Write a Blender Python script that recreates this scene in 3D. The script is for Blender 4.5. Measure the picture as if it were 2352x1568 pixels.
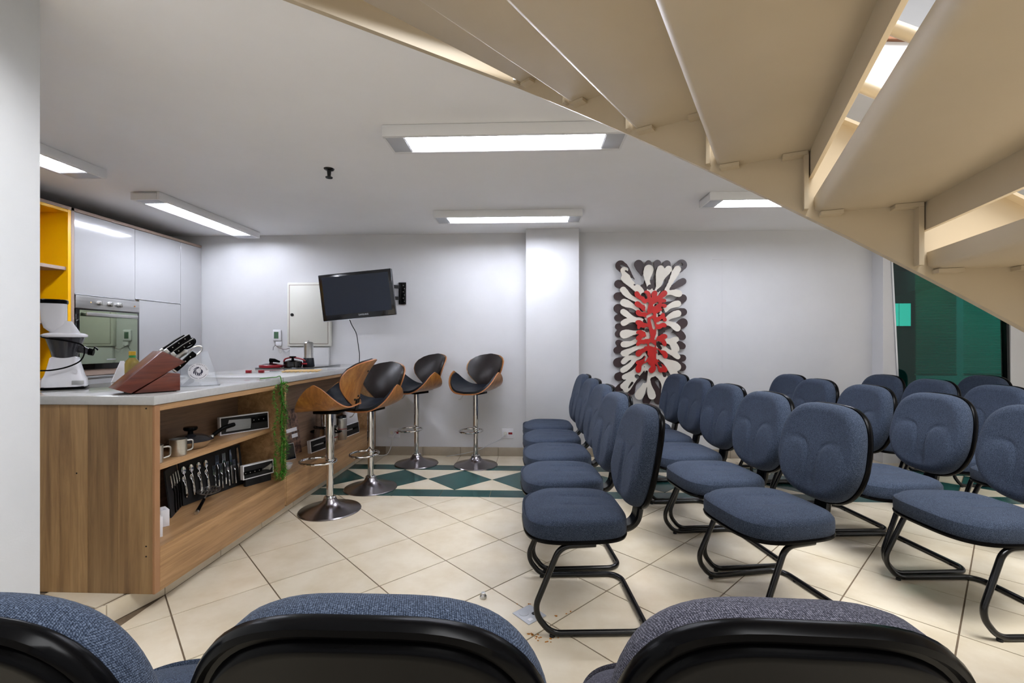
import bpy, bmesh, math, random
from mathutils import Vector, Matrix
random.seed(7)
PI = math.pi
SC = bpy.context.scene
COL = SC.collection
for o in list(bpy.data.objects):
    bpy.data.objects.remove(o)

# ------------------------------------------------------------------ camera, world, lights, exposure
CAM_H = 1.2
cam_d = bpy.data.cameras.new('camera'); cam = bpy.data.objects.new('camera', cam_d); COL.objects.link(cam)
cam.location = (0, 0, CAM_H); cam.rotation_euler = (math.radians(90), 0, math.radians(2.3))
cam_d.sensor_width = 36; cam_d.lens = 36 * 1055 / 2352; cam_d.shift_y = 3.5 / 2352
cam_d.clip_start = 0.02; cam_d.clip_end = 60
SC.camera = cam
SC.view_settings.view_transform = 'Standard'; SC.view_settings.look = 'None'
SC.view_settings.gamma = 1; SC.view_settings.use_curve_mapping = False
SC.view_settings.exposure = 0.86
wd = bpy.data.worlds.new('world'); SC.world = wd; wd.use_nodes = True
wd.node_tree.nodes['Background'].inputs[0].default_value = (0.86, 0.88, 0.90, 1)
wd.node_tree.nodes['Background'].inputs[1].default_value = 0.42

def area(name, loc, rot, sx, sy, power, col):
    l = bpy.data.lights.new(name, 'AREA'); l.shape = 'RECTANGLE'; l.size = sx; l.size_y = sy
    l.energy = power; l.color = col
    o = bpy.data.objects.new(name, l); COL.objects.link(o); o.location = loc; o.rotation_euler = rot
    return o
# unseen upper-floor light, strengthened as bounce fill, and an added fill light behind camera
area('upper_fill_light', (2.0, 0.0, 4.85), (0, 0, 0), 3.2, 2.2, 280, (0.97, 0.98, 1.0))
area('rear_fill_light', (1.5, -2.2, 4.85), (0, 0, 0), 2.4, 1.2, 12, (0.97, 0.98, 1.0))
area('blind_fill_light', (4.5, 5.7, 2.45), (0, 0, 0), 1.2, 0.5, 60, (0.9, 1.0, 0.95))  # unseen light added to brighten the blinds behind the glass
TUBE_STRENGTH = 32.0

# ------------------------------------------------------------------ materials
def lin(c):
    return tuple((v / 12.92 if v <= 0.04045 else ((v + 0.055) / 1.055) ** 2.4) for v in c)
def hexc(h):
    return lin(tuple(int(h[i:i + 2], 16) / 255 for i in (0, 2, 4))) + (1,)
class NT:
    def __init__(s, name):
        s.m = bpy.data.materials.new(name); s.m.use_nodes = True; s.t = s.m.node_tree
        s.b = s.t.nodes['Principled BSDF']; s.out = s.t.nodes['Material Output']
    def n(s, typ, **kw):
        x = s.t.nodes.new(typ)
        for k, v in kw.items():
            if k in x.inputs: x.inputs[k].default_value = v
            else: setattr(x, k, v)
        return x
    def l(s, a, b): s.t.links.new(a, b)
def mat(name, col, rough=0.5, metal=0.0, coat=0.0, spec=0.5, emit=0.0, trans=0.0, ior=1.45, alpha=1.0):
    k = NT(name); b = k.b
    b.inputs['Base Color'].default_value = hexc(col); b.inputs['Roughness'].default_value = rough
    b.inputs['Metallic'].default_value = metal; b.inputs['Coat Weight'].default_value = coat
    b.inputs['Specular IOR Level'].default_value = spec; b.inputs['IOR'].default_value = ior
    b.inputs['Transmission Weight'].default_value = trans
    if emit:
        b.inputs['Emission Color'].default_value = hexc(col); b.inputs['Emission Strength'].default_value = emit
    return k.m
def noisy(name, c1, c2, scale=6, rough=0.5, bump=0.0, bscale=60, detail=4, metal=0, coat=0, stretch=(1, 1, 1), coords='Object', rnd=0.0, spec=0.5, lo=0.3, hi=0.7):
    """two tones mixed by noise, optional fine bump, optional tone step per object"""
    k = NT(name); b = k.b
    tc = k.n('ShaderNodeTexCoord'); mp = k.n('ShaderNodeMapping'); mp.inputs['Scale'].default_value = stretch
    if coords == 'World':
        g = k.n('ShaderNodeNewGeometry'); k.l(g.outputs['Position'], mp.inputs['Vector'])
    else:
        k.l(tc.outputs[coords], mp.inputs['Vector'])
    nz = k.n('ShaderNodeTexNoise', Scale=scale, Detail=detail, Roughness=0.6); k.l(mp.outputs[0], nz.inputs['Vector'])
    rp = k.n('ShaderNodeValToRGB'); rp.color_ramp.elements[0].position = lo; rp.color_ramp.elements[1].position = hi
    rp.color_ramp.elements[0].color = hexc(c1); rp.color_ramp.elements[1].color = hexc(c2)
    k.l(nz.outputs['Fac'], rp.inputs[0]); colo = rp.outputs[0]
    if rnd:
        oi = k.n('ShaderNodeObjectInfo'); hs = k.n('ShaderNodeHueSaturation')
        mr = k.n('ShaderNodeMapRange'); mr.inputs['To Min'].default_value = 1 - rnd; mr.inputs['To Max'].default_value = 1 + rnd
        k.l(oi.outputs['Random'], mr.inputs['Value']); k.l(mr.outputs[0], hs.inputs['Value']); k.l(colo, hs.inputs['Color']); colo = hs.outputs[0]
    k.l(colo, b.inputs['Base Color'])
    b.inputs['Roughness'].default_value = rough; b.inputs['Metallic'].default_value = metal; b.inputs['Coat Weight'].default_value = coat
    b.inputs['Specular IOR Level'].default_value = spec
    if bump:
        n2 = k.n('ShaderNodeTexNoise', Scale=bscale, Detail=3); k.l(mp.outputs[0], n2.inputs['Vector'])
        bp = k.n('ShaderNodeBump', Strength=bump, Distance=0.002); k.l(n2.outputs['Fac'], bp.inputs['Height']); k.l(bp.outputs[0], b.inputs['Normal'])
    return k.m
def wood(name, cols, grain='Z', scale=1.0, rough=0.45, rnd=0.0, coat=0.0, cross=22, along=1.6):
    k = NT(name); b = k.b
    g = k.n('ShaderNodeTexCoord'); mp = k.n('ShaderNodeMapping')
    st = {'X': (along, cross, cross), 'Y': (cross, along, cross), 'Z': (cross, cross, along)}[grain]
    mp.inputs['Scale'].default_value = tuple(v * scale for v in st)
    oi = k.n('ShaderNodeObjectInfo'); vm = k.n('ShaderNodeVectorMath', operation='ADD')
    ml = k.n('ShaderNodeMath', operation='MULTIPLY'); ml.inputs[1].default_value = 9.0
    k.l(oi.outputs['Random'], ml.inputs[0]); k.l(g.outputs['Object'], vm.inputs[0]); k.l(ml.outputs[0], vm.inputs[1])
    k.l(vm.outputs[0], mp.inputs['Vector'])
    n1 = k.n('ShaderNodeTexNoise', Scale=1.0, Detail=6, Roughness=0.65, Distortion=0.6); k.l(mp.outputs[0], n1.inputs['Vector'])
    rp = k.n('ShaderNodeValToRGB'); e = rp.color_ramp.elements
    e[0].position = 0.3; e[0].color = hexc(cols[0]); e[1].position = 0.72; e[1].color = hexc(cols[2])
    x = e.new(0.5); x.color = hexc(cols[1])
    k.l(n1.outputs['Fac'], rp.inputs[0])
    n2 = k.n('ShaderNodeTexNoise', Scale=6.0, Detail=2); k.l(mp.outputs[0], n2.inputs['Vector'])
    mx = k.n('ShaderNodeMix', data_type='RGBA', blend_type='MULTIPLY'); mx.inputs['Factor'].default_value = 0.35
    k.l(rp.outputs[0], mx.inputs[6]); k.l(n2.outputs['Fac'], mx.inputs[7]); colo = mx.outputs[2]
    gm = k.n('ShaderNodeHueSaturation'); gm.inputs['Value'].default_value = 1.12; k.l(colo, gm.inputs['Color']); colo = gm.outputs[0]
    if rnd:
        mr = k.n('ShaderNodeMapRange'); mr.inputs['To Min'].default_value = 1.12 - rnd; mr.inputs['To Max'].default_value = 1.12 + rnd
        k.l(oi.outputs['Random'], mr.inputs['Value']); k.l(mr.outputs[0], gm.inputs['Value'])
    k.l(colo, b.inputs['Base Color']); b.inputs['Roughness'].default_value = rough; b.inputs['Coat Weight'].default_value = coat
    bp = k.n('ShaderNodeBump', Strength=0.12, Distance=0.001); k.l(n1.outputs['Fac'], bp.inputs['Height']); k.l(bp.outputs[0], b.inputs['Normal'])
    return k.m
def fabric(name, dark, mid, light):
    """tweed upholstery: woven flecks of three yarn tones"""
    k = NT(name); b = k.b
    tc = k.n('ShaderNodeTexCoord')
    uvn = k.n('ShaderNodeUVMap')
    nd = k.n('ShaderNodeTexNoise', Scale=160.0, Detail=2); k.l(tc.outputs['Object'], nd.inputs['Vector'])
    def band(v, pitch):
        d = k.n('ShaderNodeVectorMath', operation='DOT_PRODUCT'); k.l(uvn.outputs['UV'], d.inputs[0]); d.inputs[1].default_value = v
        m1 = k.n('ShaderNodeMath', operation='MULTIPLY_ADD'); k.l(d.outputs['Value'], m1.inputs[0]); m1.inputs[1].default_value = 2 * PI / pitch
        m2 = k.n('ShaderNodeMath', operation='MULTIPLY'); k.l(nd.outputs['Fac'], m2.inputs[0]); m2.inputs[1].default_value = 7.0; k.l(m2.outputs[0], m1.inputs[2])
        sn = k.n('ShaderNodeMath', operation='SINE'); k.l(m1.outputs[0], sn.inputs[0]); return sn.outputs[0]
    pr = k.n('ShaderNodeMath', operation='MULTIPLY'); k.l(band((0.8, 0.6, 0), 0.0044), pr.inputs[0]); k.l(band((0.75, -0.66, 0), 0.0028), pr.inputs[1])
    nz = k.n('ShaderNodeTexNoise', Scale=420.0, Detail=2); k.l(tc.outputs['Object'], nz.inputs['Vector'])
    ad = k.n('ShaderNodeMath', operation='MULTIPLY_ADD'); k.l(pr.outputs[0], ad.inputs[0]); ad.inputs[1].default_value = -0.22; k.l(nz.outputs['Fac'], ad.inputs[2])
    rp = k.n('ShaderNodeValToRGB'); e = rp.color_ramp.elements
    e[0].position = 0.22; e[0].color = hexc(light); e[1].position = 0.78; e[1].color = hexc(dark); x = e.new(0.5); x.color = hexc(mid)
    k.l(ad.outputs[0], rp.inputs[0])
    big = k.n('ShaderNodeTexNoise', Scale=5.0, Detail=2); k.l(tc.outputs['Object'], big.inputs['Vector'])
    mr = k.n('ShaderNodeMapRange'); mr.inputs['To Min'].default_value = 0.85; mr.inputs['To Max'].default_value = 1.15; k.l(big.outputs['Fac'], mr.inputs['Value'])
    hs = k.n('ShaderNodeHueSaturation'); k.l(mr.outputs[0], hs.inputs['Value']); k.l(rp.outputs[0], hs.inputs['Color'])
    k.l(hs.outputs[0], b.inputs['Base Color']); b.inputs['Roughness'].default_value = 0.95
    b.inputs['Specular IOR Level'].default_value = 0.15
    b.inputs['Sheen Weight'].default_value = 0.04; b.inputs['Sheen Roughness'].default_value = 0.5
    bp = k.n('ShaderNodeBump', Strength=0.6, Distance=0.0012); bp.invert = True; k.l(ad.outputs[0], bp.inputs['Height']); k.l(bp.outputs[0], b.inputs['Normal'])
    return k.m

M = {}
M['wallgrey'] = noisy('pale_grey_paint', 'c6c9cb', 'cdcfd1', 3, 0.75, 0.12, 160, coords='World')
M['wall'] = noisy('wall_paint', 'd1d1d2', 'd6d6d7', 3, 0.75, 0.12, 160, coords='World')
M['ceil'] = noisy('ceiling_paint', 'efeff0', 'f3f3f4', 2, 0.85, 0.05, 120, coords='World')
M['grout'] = noisy('grout', '6a5a48', '7c6b57', 30, 0.9, coords='World')
M['tile'] = noisy('beige_tile', 'd6c7ab', 'e5dac4', 4.5, 0.24, 0.05, 25, 6, coords='World', rnd=0.05, lo=0.25, hi=0.62)
M['greentile'] = noisy('teal_tile', '123a3a', '2b5a56', 7, 0.25, 0.05, 30, 6, coords='World', rnd=0.12)
M['basetile'] = noisy('taupe_tile', '9c9180', 'aca08d', 6, 0.4, coords='World', rnd=0.06)
M['stair'] = noisy('beige_steel_paint', 'b7a88f', 'beaf96', 3, 0.42, 0.03, 90)
M['woodfloorcap'] = wood('stair_wood', ('6b4023', '85532f', '9a6640'), 'X')
M['oakZ'] = wood('oak_vertical', ('75583a', '98774f', 'b39267'), 'Z', 1.0, 0.5, rnd=0.20, cross=17, along=1.1)
M['oakY'] = wood('oak_along', ('8a6742', 'aa845a', 'c29d72'), 'Y', 1.0, 0.42, cross=24, along=1.2)
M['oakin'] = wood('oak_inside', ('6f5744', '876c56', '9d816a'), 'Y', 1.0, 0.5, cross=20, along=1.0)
M['oakedge'] = mat('oak_edge_band', '9c7350', 0.5)
M['slab'] = noisy('grey_quartz', 'b4b4b2', 'bcbcba', 60, 0.12, coat=0.3)
M['greylac'] = mat('grey_gloss_lacquer', 'acacac', 0.12, coat=0.6)
M['taupe'] = mat('taupe_laminate', 'a08c7e', 0.5)
M['yellow'] = mat('yellow_lacquer', 'eab000', 0.35)
M['steel'] = noisy('brushed_steel', 'b8b8b6', 'cacac8', 3, 0.3, metal=1.0, stretch=(1, 1, 30))
M['chrome'] = mat('chrome', 'd8d8da', 0.07, 1.0)
M['dkchrome'] = mat('brushed_dark_chrome', '8b8689', 0.24, 1.0)
M['black'] = mat('black_plastic', '050506', 0.25, spec=0.07)
M['blackmat'] = mat('black_matt', '0c0c0d', 0.75)
M['blackgloss'] = mat('black_glass', '07080a', 0.05, coat=0.5)
M['blkmetal'] = mat('black_painted_steel', '0b0b0c', 0.22)
M['rubber'] = mat('black_rubber', '141414', 0.7)
M['fab'] = fabric('blue_tweed', '141a25', '2b3444', '535d6e')
M['fab2'] = fabric('grey_blue_tweed', '1b1b23', '3e3f4a', '767480')
M['leather'] = noisy('dark_brown_leather', '17110f', '1f1817', 20, 0.36, 0.12, 300, spec=0.3)
M['leather2'] = noisy('black_blue_leather', '0b1017', '111822', 20, 0.4, 0.12, 300, spec=0.3)
M['walnut'] = wood('walnut_ply', ('6e431c', '956028', 'b67f3c'), 'Z', 1.0, 0.32, coat=0.3, cross=18, along=1.5)
M['plyedge'] = mat('ply_edge', 'a0653a', 0.4)
M['blockwood'] = wood('red_wood', ('451d14', '602a1d', '743828'), 'X', 1.2, 0.35, coat=0.2, cross=20, along=2)
M['white'] = mat('white_plastic', 'e6e6ea', 0.22, coat=0.3)
M['whitemat'] = mat('white_card', 'e8e8ec', 0.6)
M['offwhite'] = mat('off_white_enamel', 'dddcd2', 0.45)
M['lampbody'] = mat('lamp_enamel', 'e4e4e4', 0.4)
M['diffuser'] = mat('lamp_grille', 'b9bcc2', 0.35)
M['reflector'] = mat('lamp_reflector', 'f4f4f4', 0.25)
M['tube'] = mat('lit_tube', 'eef2ff', 0.4, emit=TUBE_STRENGTH)
M['smoke'] = mat('smoked_plastic', '2c2c30', 0.1, coat=0.4)
M['red'] = mat('red_plastic', '8c1420', 0.3)
M['redpaint'] = noisy('red_lacquer', 'a81410', 'b81a14', 8, 0.35)
M['cream'] = noisy('cream_lacquer', 'dcd6c8', 'e2dccf', 8, 0.4)
M['brown'] = noisy('brown_lacquer', '2f2021', '382728', 8, 0.4)
M['screen'] = mat('tv_screen', '151d2c', 0.15, spec=0.5)
M['tvbezel'] = mat('tv_bezel', '0e1118', 0.15, coat=0.5)
M['silver'] = mat('silver_print', 'c9ccd0', 0.3, 0.8)
M['lcd'] = mat('green_display', '4c6b55', 0.15)
M['grass'] = noisy('artificial_leaf', '2a5c1a', '4fa02c', 60, 0.5)
M['leafbright'] = mat('bright_leaf', '5cc01e', 0.5)
M['oil'] = mat('oil', 'a8924a', 0.1, trans=0.4)
M['gold'] = mat('gold_cap', 'c7a23a', 0.3, 0.7)
M['greenlabel'] = mat('green_label', '1f7a3a', 0.4)
M['bamboo'] = noisy('bamboo', 'd8b47a', 'e4c896', 40, 0.5)
M['photo'] = noisy('food_print', '3a2a26', '93705e', 26, 0.3, lo=0.4, hi=0.65)
M['navy'] = mat('navy_print', '161838', 0.5)
M['cordw'] = mat('white_cord', 'd5d5d5', 0.5)
M['copper'] = mat('wire_brown', '5b3a30', 0.5)
M['alu'] = mat('aluminium', 'c8cacc', 0.3, 0.9)
M['crumb'] = mat('orange_crumbs', 'b87420', 0.7)
M['darkwall'] = mat('office_wall', '163638', 0.8)
M['blind'] = mat('blind_slat', 'b9bda4', 0.5)
M['blind2'] = mat('blind_slat_pale', 'd8efe4', 0.5)
# acrylic and tinted glass
def clear(name, tint, refl=0.12, rough=0.02, ior=1.45):
    k = NT(name); t = k.n('ShaderNodeBsdfTransparent'); t.inputs[0].default_value = hexc(tint)
    g = k.n('ShaderNodeBsdfGlossy'); g.inputs['Roughness'].default_value = rough; g.inputs['Color'].default_value = (1, 1, 1, 1)
    f = k.n('ShaderNodeFresnel'); f.inputs['IOR'].default_value = ior
    a = k.n('ShaderNodeMath', operation='ADD'); a.inputs[1].default_value = refl; k.l(f.outputs[0], a.inputs[0])
    mx = k.n('ShaderNodeMixShader'); k.l(a.outputs[0], mx.inputs[0]); k.l(t.outputs[0], mx.inputs[1]); k.l(g.outputs[0], mx.inputs[2])
    k.l(mx.outputs[0], k.out.inputs['Surface']); return k.m
M['acrylic'] = clear('clear_acrylic', 'fbfcfd', -0.01)
M['greenglass'] = clear('green_tinted_glass', '5ba9a2', 0.0, ior=1.33)
M['reflpane'] = mat('window_reflection', 'e8fff4', 0.5, emit=1.1)  # emission imitates a bright window reflected in the green glass
def coloured_mirror(name, col, amount):
    k = NT(name); k.b.inputs['Base Color'].default_value = hexc('1b211e'); k.b.inputs['Roughness'].default_value = 0.05
    g = k.n('ShaderNodeBsdfGlossy'); g.inputs['Color'].default_value = hexc(col); g.inputs['Roughness'].default_value = 0.03
    mx = k.n('ShaderNodeMixShader'); mx.inputs[0].default_value = amount
    k.l(k.b.outputs[0], mx.inputs[1]); k.l(g.outputs[0], mx.inputs[2]); k.l(mx.outputs[0], k.out.inputs['Surface']); return k.m
M['ovenglass'] = coloured_mirror('oven_mirror_glass', 'b4c0a8', 0.75)

# ------------------------------------------------------------------ mesh helpers
class MB:
    def __init__(s): s.bm = bmesh.new()
    def box(s, x0, x1, y0, y1, z0, z1, bev=0.0, seg=2, mx=None):
        bm = s.bm; n0 = len(bm.verts)
        vs = [bm.verts.new(p) for p in ((x0, y0, z0), (x1, y0, z0), (x1, y1, z0), (x0, y1, z0), (x0, y0, z1), (x1, y0, z1), (x1, y1, z1), (x0, y1, z1))]
        fs = [bm.faces.new([vs[i] for i in q]) for q in ((3, 2, 1, 0), (4, 5, 6, 7), (0, 1, 5, 4), (1, 2, 6, 5), (2, 3, 7, 6), (3, 0, 4, 7))]
        if bev > 0:
            es = list({e for f in fs for e in f.edges})
            r = bmesh.ops.bevel(bm, geom=es, offset=bev, segments=seg, profile=0.5, affect='EDGES')
            vs = list({v for f in r['faces'] for v in f.verts} | {v for v in vs if v.is_valid})
        if mx is not None: bmesh.ops.transform(bm, matrix=mx, verts=[v for v in vs if v.is_valid])
        return s
    def prism(s, poly, a0, a1, axis='Y', mx=None, bev=0.0):
        """poly in the plane across axis, extruded from a0 to a1. axis Y: (x,z); X: (y,z); Z: (x,y)"""
        bm = s.bm
        def P(p, a): return {'Y': (p[0], a, p[1]), 'X': (a, p[0], p[1]), 'Z': (p[0], p[1], a)}[axis]
        A = [bm.verts.new(P(p, a0)) for p in poly]; B = [bm.verts.new(P(p, a1)) for p in poly]
        n = len(poly); fs = []
        fs.append(bm.faces.new(A)); fs.append(bm.faces.new(B[::-1]))
        for i in range(n): fs.append(bm.faces.new((A[i], B[i], B[(i + 1) % n], A[(i + 1) % n])))
        bmesh.ops.recalc_face_normals(bm, faces=fs)
        vs = A + B
        if bev > 0:
            es = list({e for f in fs for e in f.edges})
            r = bmesh.ops.bevel(bm, geom=es, offset=bev, segments=2, profile=0.5, affect='EDGES')
            vs = list({v for f in r['faces'] for v in f.verts} | {v for v in vs if v.is_valid})
        if mx is not None: bmesh.ops.transform(bm, matrix=mx, verts=[v for v in vs if v.is_valid])
        return s
    def tube(s, pts, r, n=10, caps=True, closed=False):
        bm = s.bm; pts = [Vector(p) for p in pts]; N = len(pts); rs = r if isinstance(r, (list, tuple)) else [r] * N
        rings = []; up = None
        for i in range(N):
            if closed: t = pts[(i + 1) % N] - pts[i - 1]
            else: t = pts[min(i + 1, N - 1)] - pts[max(i - 1, 0)]
            t.normalize()
            if up is None:
                up = Vector((0, 0, 1)) if abs(t.z) < 0.9 else Vector((1, 0, 0))
            a = t.cross(up)
            if a.length < 1e-6: a = t.orthogonal()
            a.normalize(); b = a.cross(t); b.normalize(); up = b
            rings.append([bm.verts.new(pts[i] + (a * math.cos(2 * PI * k / n) + b * math.sin(2 * PI * k / n)) * rs[i]) for k in range(n)])
        m = N if closed else N - 1
        for i in range(m):
            A = rings[i]; B = rings[(i + 1) % N]
            for k in range(n): bm.faces.new((A[k], A[(k + 1) % n], B[(k + 1) % n], B[k]))
        if caps and not closed:
            bm.faces.new(rings[0][::-1]); bm.faces.new(rings[-1])
        return s
    def lathe(s, prof, n=32, c=(0, 0, 0), axis='Z', cap0=True, cap1=True):
        bm = s.bm; rings = []
        def P(r, h, a):
            if axis == 'Z': return (c[0] + r * math.cos(a), c[1] + r * math.sin(a), c[2] + h)
            if axis == 'X': return (c[0] + h, c[1] + r * math.cos(a), c[2] + r * math.sin(a))
            return (c[0] + r * math.sin(a), c[1] + h, c[2] + r * math.cos(a))
        for r, h in prof:
            if r < 1e-6: rings.append([bm.verts.new(P(0, h, 0))])
            else: rings.append([bm.verts.new(P(r, h, 2 * PI * k / n)) for k in range(n)])
        fs = []
        for A, B in zip(rings, rings[1:]):
            if len(A) == 1 and len(B) == 1: continue
            for k in range(n):
                k2 = (k + 1) % n
                if len(A) == 1: fs.append(bm.faces.new((A[0], B[k2], B[k])))
                elif len(B) == 1: fs.append(bm.faces.new((A[k], A[k2], B[0])))
                else: fs.append(bm.faces.new((A[k], A[k2], B[k2], B[k])))
        if cap0 and len(rings[0]) > 1: fs.append(bm.faces.new(rings[0][::-1]))
        if cap1 and len(rings[-1]) > 1: fs.append(bm.faces.new(rings[-1]))
        return s
    def cyl(s, c, r, h, n=24, axis='Z'):
        return s.lathe([(r, 0), (r, h)], n, c, axis)
    def rings(s, rr, cap=True):
        """loft closed rings of points"""
        bm = s.bm; R = [[bm.verts.new(p) for p in q] for q in rr]; n = len(rr[0])
        for A, B in zip(R, R[1:]):
            for k in range(n): bm.faces.new((A[k], A[(k + 1) % n], B[(k + 1) % n], B[k]))
        if cap: bm.faces.new(R[0][::-1]); bm.faces.new(R[-1])
        return s
    def grid(s, rows):
        bm = s.bm; R = [[bm.verts.new(p) for p in q] for q in rows]
        for A, B in zip(R, R[1:]):
            for k in range(len(A) - 1): bm.faces.new((A[k], A[k + 1], B[k + 1], B[k]))
        return s
    def faces(s, verts, faces):
        V = [s.bm.verts.new(v) for v in verts]
        for f in faces: s.bm.faces.new([V[i] for i in f])
        return s
    def xf(s, mx):
        bmesh.ops.transform(s.bm, matrix=mx, verts=s.bm.verts[:]); return s
    def mesh(s, name, mats, sharp=34, recalc=True):
        bm = s.bm
        if recalc: bmesh.ops.recalc_face_normals(bm, faces=bm.faces[:])
        ca = math.radians(sharp)
        for f in bm.faces: f.smooth = True
        for e in bm.edges:
            if len(e.link_faces) == 2:
                if e.calc_face_angle(0) > ca: e.smooth = False
            else: e.smooth = False
        me = bpy.data.meshes.new(name); bm.to_mesh(me); bm.free()
        for m in (mats if isinstance(mats, (list, tuple)) else [mats]): me.materials.append(M[m] if isinstance(m, str) else m)
        return me
    def obj(s, name, mats, parent=None, sharp=34, recalc=True):
        return link(name, s.mesh(name, mats, sharp, recalc), parent)
def box_uv(o):
    """UVs in metres, each face projected along its main axis"""
    me = o.data; uv = me.uv_layers.new(name='UVMap')
    for f in me.polygons:
        n = f.normal; ax_ = max(range(3), key=lambda i: abs(n[i])); a, b = ((1, 2), (0, 2), (0, 1))[ax_]
        for li in f.loop_indices:
            c = me.vertices[me.loops[li].vertex_index].co; uv.data[li].uv = (c[a], c[b])
    return o
def link(name, me, parent=None):
    o = bpy.data.objects.new(name, me); COL.objects.link(o)
    if parent is not None: o.parent = parent
    return o
def tag(o, label, cat, group=None):
    o['label'] = label; o['category'] = cat
    if group: o['group'] = group
    return o
def struct(o): o['kind'] = 'structure'; return o
def stuff(o): o['kind'] = 'stuff'; return o
def thing(name, label, cat, loc=(0, 0, 0), rz=0.0, group=None):
    o = bpy.data.objects.new(name, None); COL.objects.link(o); o.location = loc; o.rotation_euler = (0, 0, rz)
    o.empty_display_size = 0.05
    return tag(o, label, cat, group)
def dup(root, loc, rz, label=None):
    r = root.copy(); COL.objects.link(r); r.location = loc; r.rotation_euler = (0, 0, rz)
    if label: r['label'] = label
    for ch in list(root.children):
        c = ch.copy(); COL.objects.link(c); c.parent = r
        for g in list(ch.children):
            d = g.copy(); COL.objects.link(d); d.parent = c
    return r
def fillet(pts, r, n=6):
    """polyline with its inner corners rounded"""
    P = [Vector(p) for p in pts]; out = [P[0]]
    rr = r if isinstance(r, (list, tuple)) else [r] * (len(P) - 2)
    for i in range(1, len(P) - 1):
        a = (P[i - 1] - P[i]); b = (P[i + 1] - P[i]); la, lb = a.length, b.length
        ang = a.angle(b); d = min(rr[i - 1] / math.tan(ang / 2), la * 0.49 if i > 1 else la * 0.98, lb * 0.49 if i < len(P) - 2 else lb * 0.98)
        p0 = P[i] + a.normalized() * d; p1 = P[i] + b.normalized() * d
        w = math.sin(ang / 2)
        for k in range(n + 1):
            t = k / n; B0 = (1 - t) ** 2; B1 = 2 * t * (1 - t) * w; B2 = t * t
            out.append((p0 * B0 + P[i] * B1 + p1 * B2) / (B0 + B1 + B2))
    out.append(P[-1]); return out
def smooth_path(pts, n=8):
    P = [Vector(p) for p in pts]; out = []
    for i in range(len(P) - 1):
        p0 = P[max(i - 1, 0)]; p1 = P[i]; p2 = P[i + 1]; p3 = P[min(i + 2, len(P) - 1)]
        for k in range(n):
            t = k / n
            out.append(0.5 * ((2 * p1) + (p2 - p0) * t + (2 * p0 - 5 * p1 + 4 * p2 - p3) * t * t + (3 * p1 - p0 - 3 * p2 + p3) * t ** 3))
    out.append(P[-1]); return out
def text_mb(txt, size, depth=0.0005, mx=None, mb=None):
    """letters as geometry: lying in the XY plane, centred, then moved by mx"""
    cu = bpy.data.curves.new('t', 'FONT'); cu.body = txt; cu.size = size; cu.extrude = depth; cu.align_x = 'CENTER'; cu.align_y = 'CENTER'; cu.resolution_u = 2
    o = bpy.data.objects.new('t', cu); COL.objects.link(o)
    dg = bpy.context.evaluated_depsgraph_get(); me = bpy.data.meshes.new_from_object(o.evaluated_get(dg))
    bpy.data.objects.remove(o); bpy.data.curves.remove(cu)
    mb = mb or MB(); n0 = len(mb.bm.verts); mb.bm.from_mesh(me); mb.bm.verts.ensure_lookup_table()
    if mx is not None: bmesh.ops.transform(mb.bm, matrix=mx, verts=mb.bm.verts[n0:])
    bpy.data.meshes.remove(me); return mb
def frame_mx(o, ex, ey):
    """matrix whose local x, y axes are ex, ey (z = their cross product)"""
    ex = Vector(ex).normalized(); ey = Vector(ey); ey = (ey - ex * ey.dot(ex)).normalized(); ez = ex.cross(ey)
    m = Matrix.Identity(4)
    for i in range(3): m[i][0] = ex[i]; m[i][1] = ey[i]; m[i][2] = ez[i]; m[i][3] = o[i]
    return m

# ------------------------------------------------------------------ room shell
CEIL = 2.368; WALLY = 4.88
def clip(poly, f):
    """Sutherland-Hodgman: keep the side where f(x, y) >= 0"""
    out = []
    for i in range(len(poly)):
        a, b = poly[i - 1], poly[i]; fa, fb = f(*a), f(*b)
        if (fa >= 0) != (fb >= 0):
            t = fa / (fa - fb); out.append((a[0] + (b[0] - a[0]) * t, a[1] + (b[1] - a[1]) * t))
        if fb >= 0: out.append(b)
    return out
floor = struct(MB().box(-4.5, 6.2, -3.6, 8.2, -0.12, -0.003).obj('floor', 'grout'))
TILE_N = 0
def tile(poly, m, z0=-0.012, z1=0.0, parent=floor):
    global TILE_N
    if len(poly) < 3: return
    ar = abs(sum(poly[i - 1][0] * poly[i][1] - poly[i][0] * poly[i - 1][1] for i in range(len(poly)))) / 2
    if ar < 0.002: return
    cx = sum(p[0] for p in poly) / len(poly); cy = sum(p[1] for p in poly) / len(poly)
    o = MB().prism([(p[0] - cx, p[1] - cy) for p in poly], z0, z1, 'Z').obj('tile', m, parent); o.location = (cx, cy, 0); TILE_N += 1
# diagonal field
A = 0.2785; G = 0.0032
proto = MB().prism([(-A + G * 1.4, 0), (0, -A + G * 1.4), (A - G * 1.4, 0), (0, A - G * 1.4)], -0.012, 0, 'Z').mesh('tile_mesh', 'tile')
YB = 3.568; XP = -1.738
far_tiles = MB()
for i in range(-10, 26):
    for j in range(-12, 8):
        if (i + j) % 2 == 0: continue
        x = -1.581 + A * i; y = 1.962 + A * j
        if x < -4.3 or x > 5.6 or y < -3.4: continue
        poly = [(x - A + G * 1.4, y), (x, y - A + G * 1.4), (x + A - G * 1.4, y), (x, y + A - G * 1.4)]
        full = all(p[1] < YB and (p[0] > XP or p[1] < 1.0) for p in poly)
        if not full:
            poly = clip(poly, lambda a, b: YB - b)
            if y > 1.2 or x < -2.2: poly = clip(poly, lambda a, b: a - XP)
        if y < 0.55 or x > 4.2:
            if len(poly) >= 3: far_tiles.prism(poly, -0.012, 0, 'Z')
        elif full:
            o = link('tile', proto, floor); o.location = (x, y, 0); TILE_N += 1
        else: tile(poly, 'tile')
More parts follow.
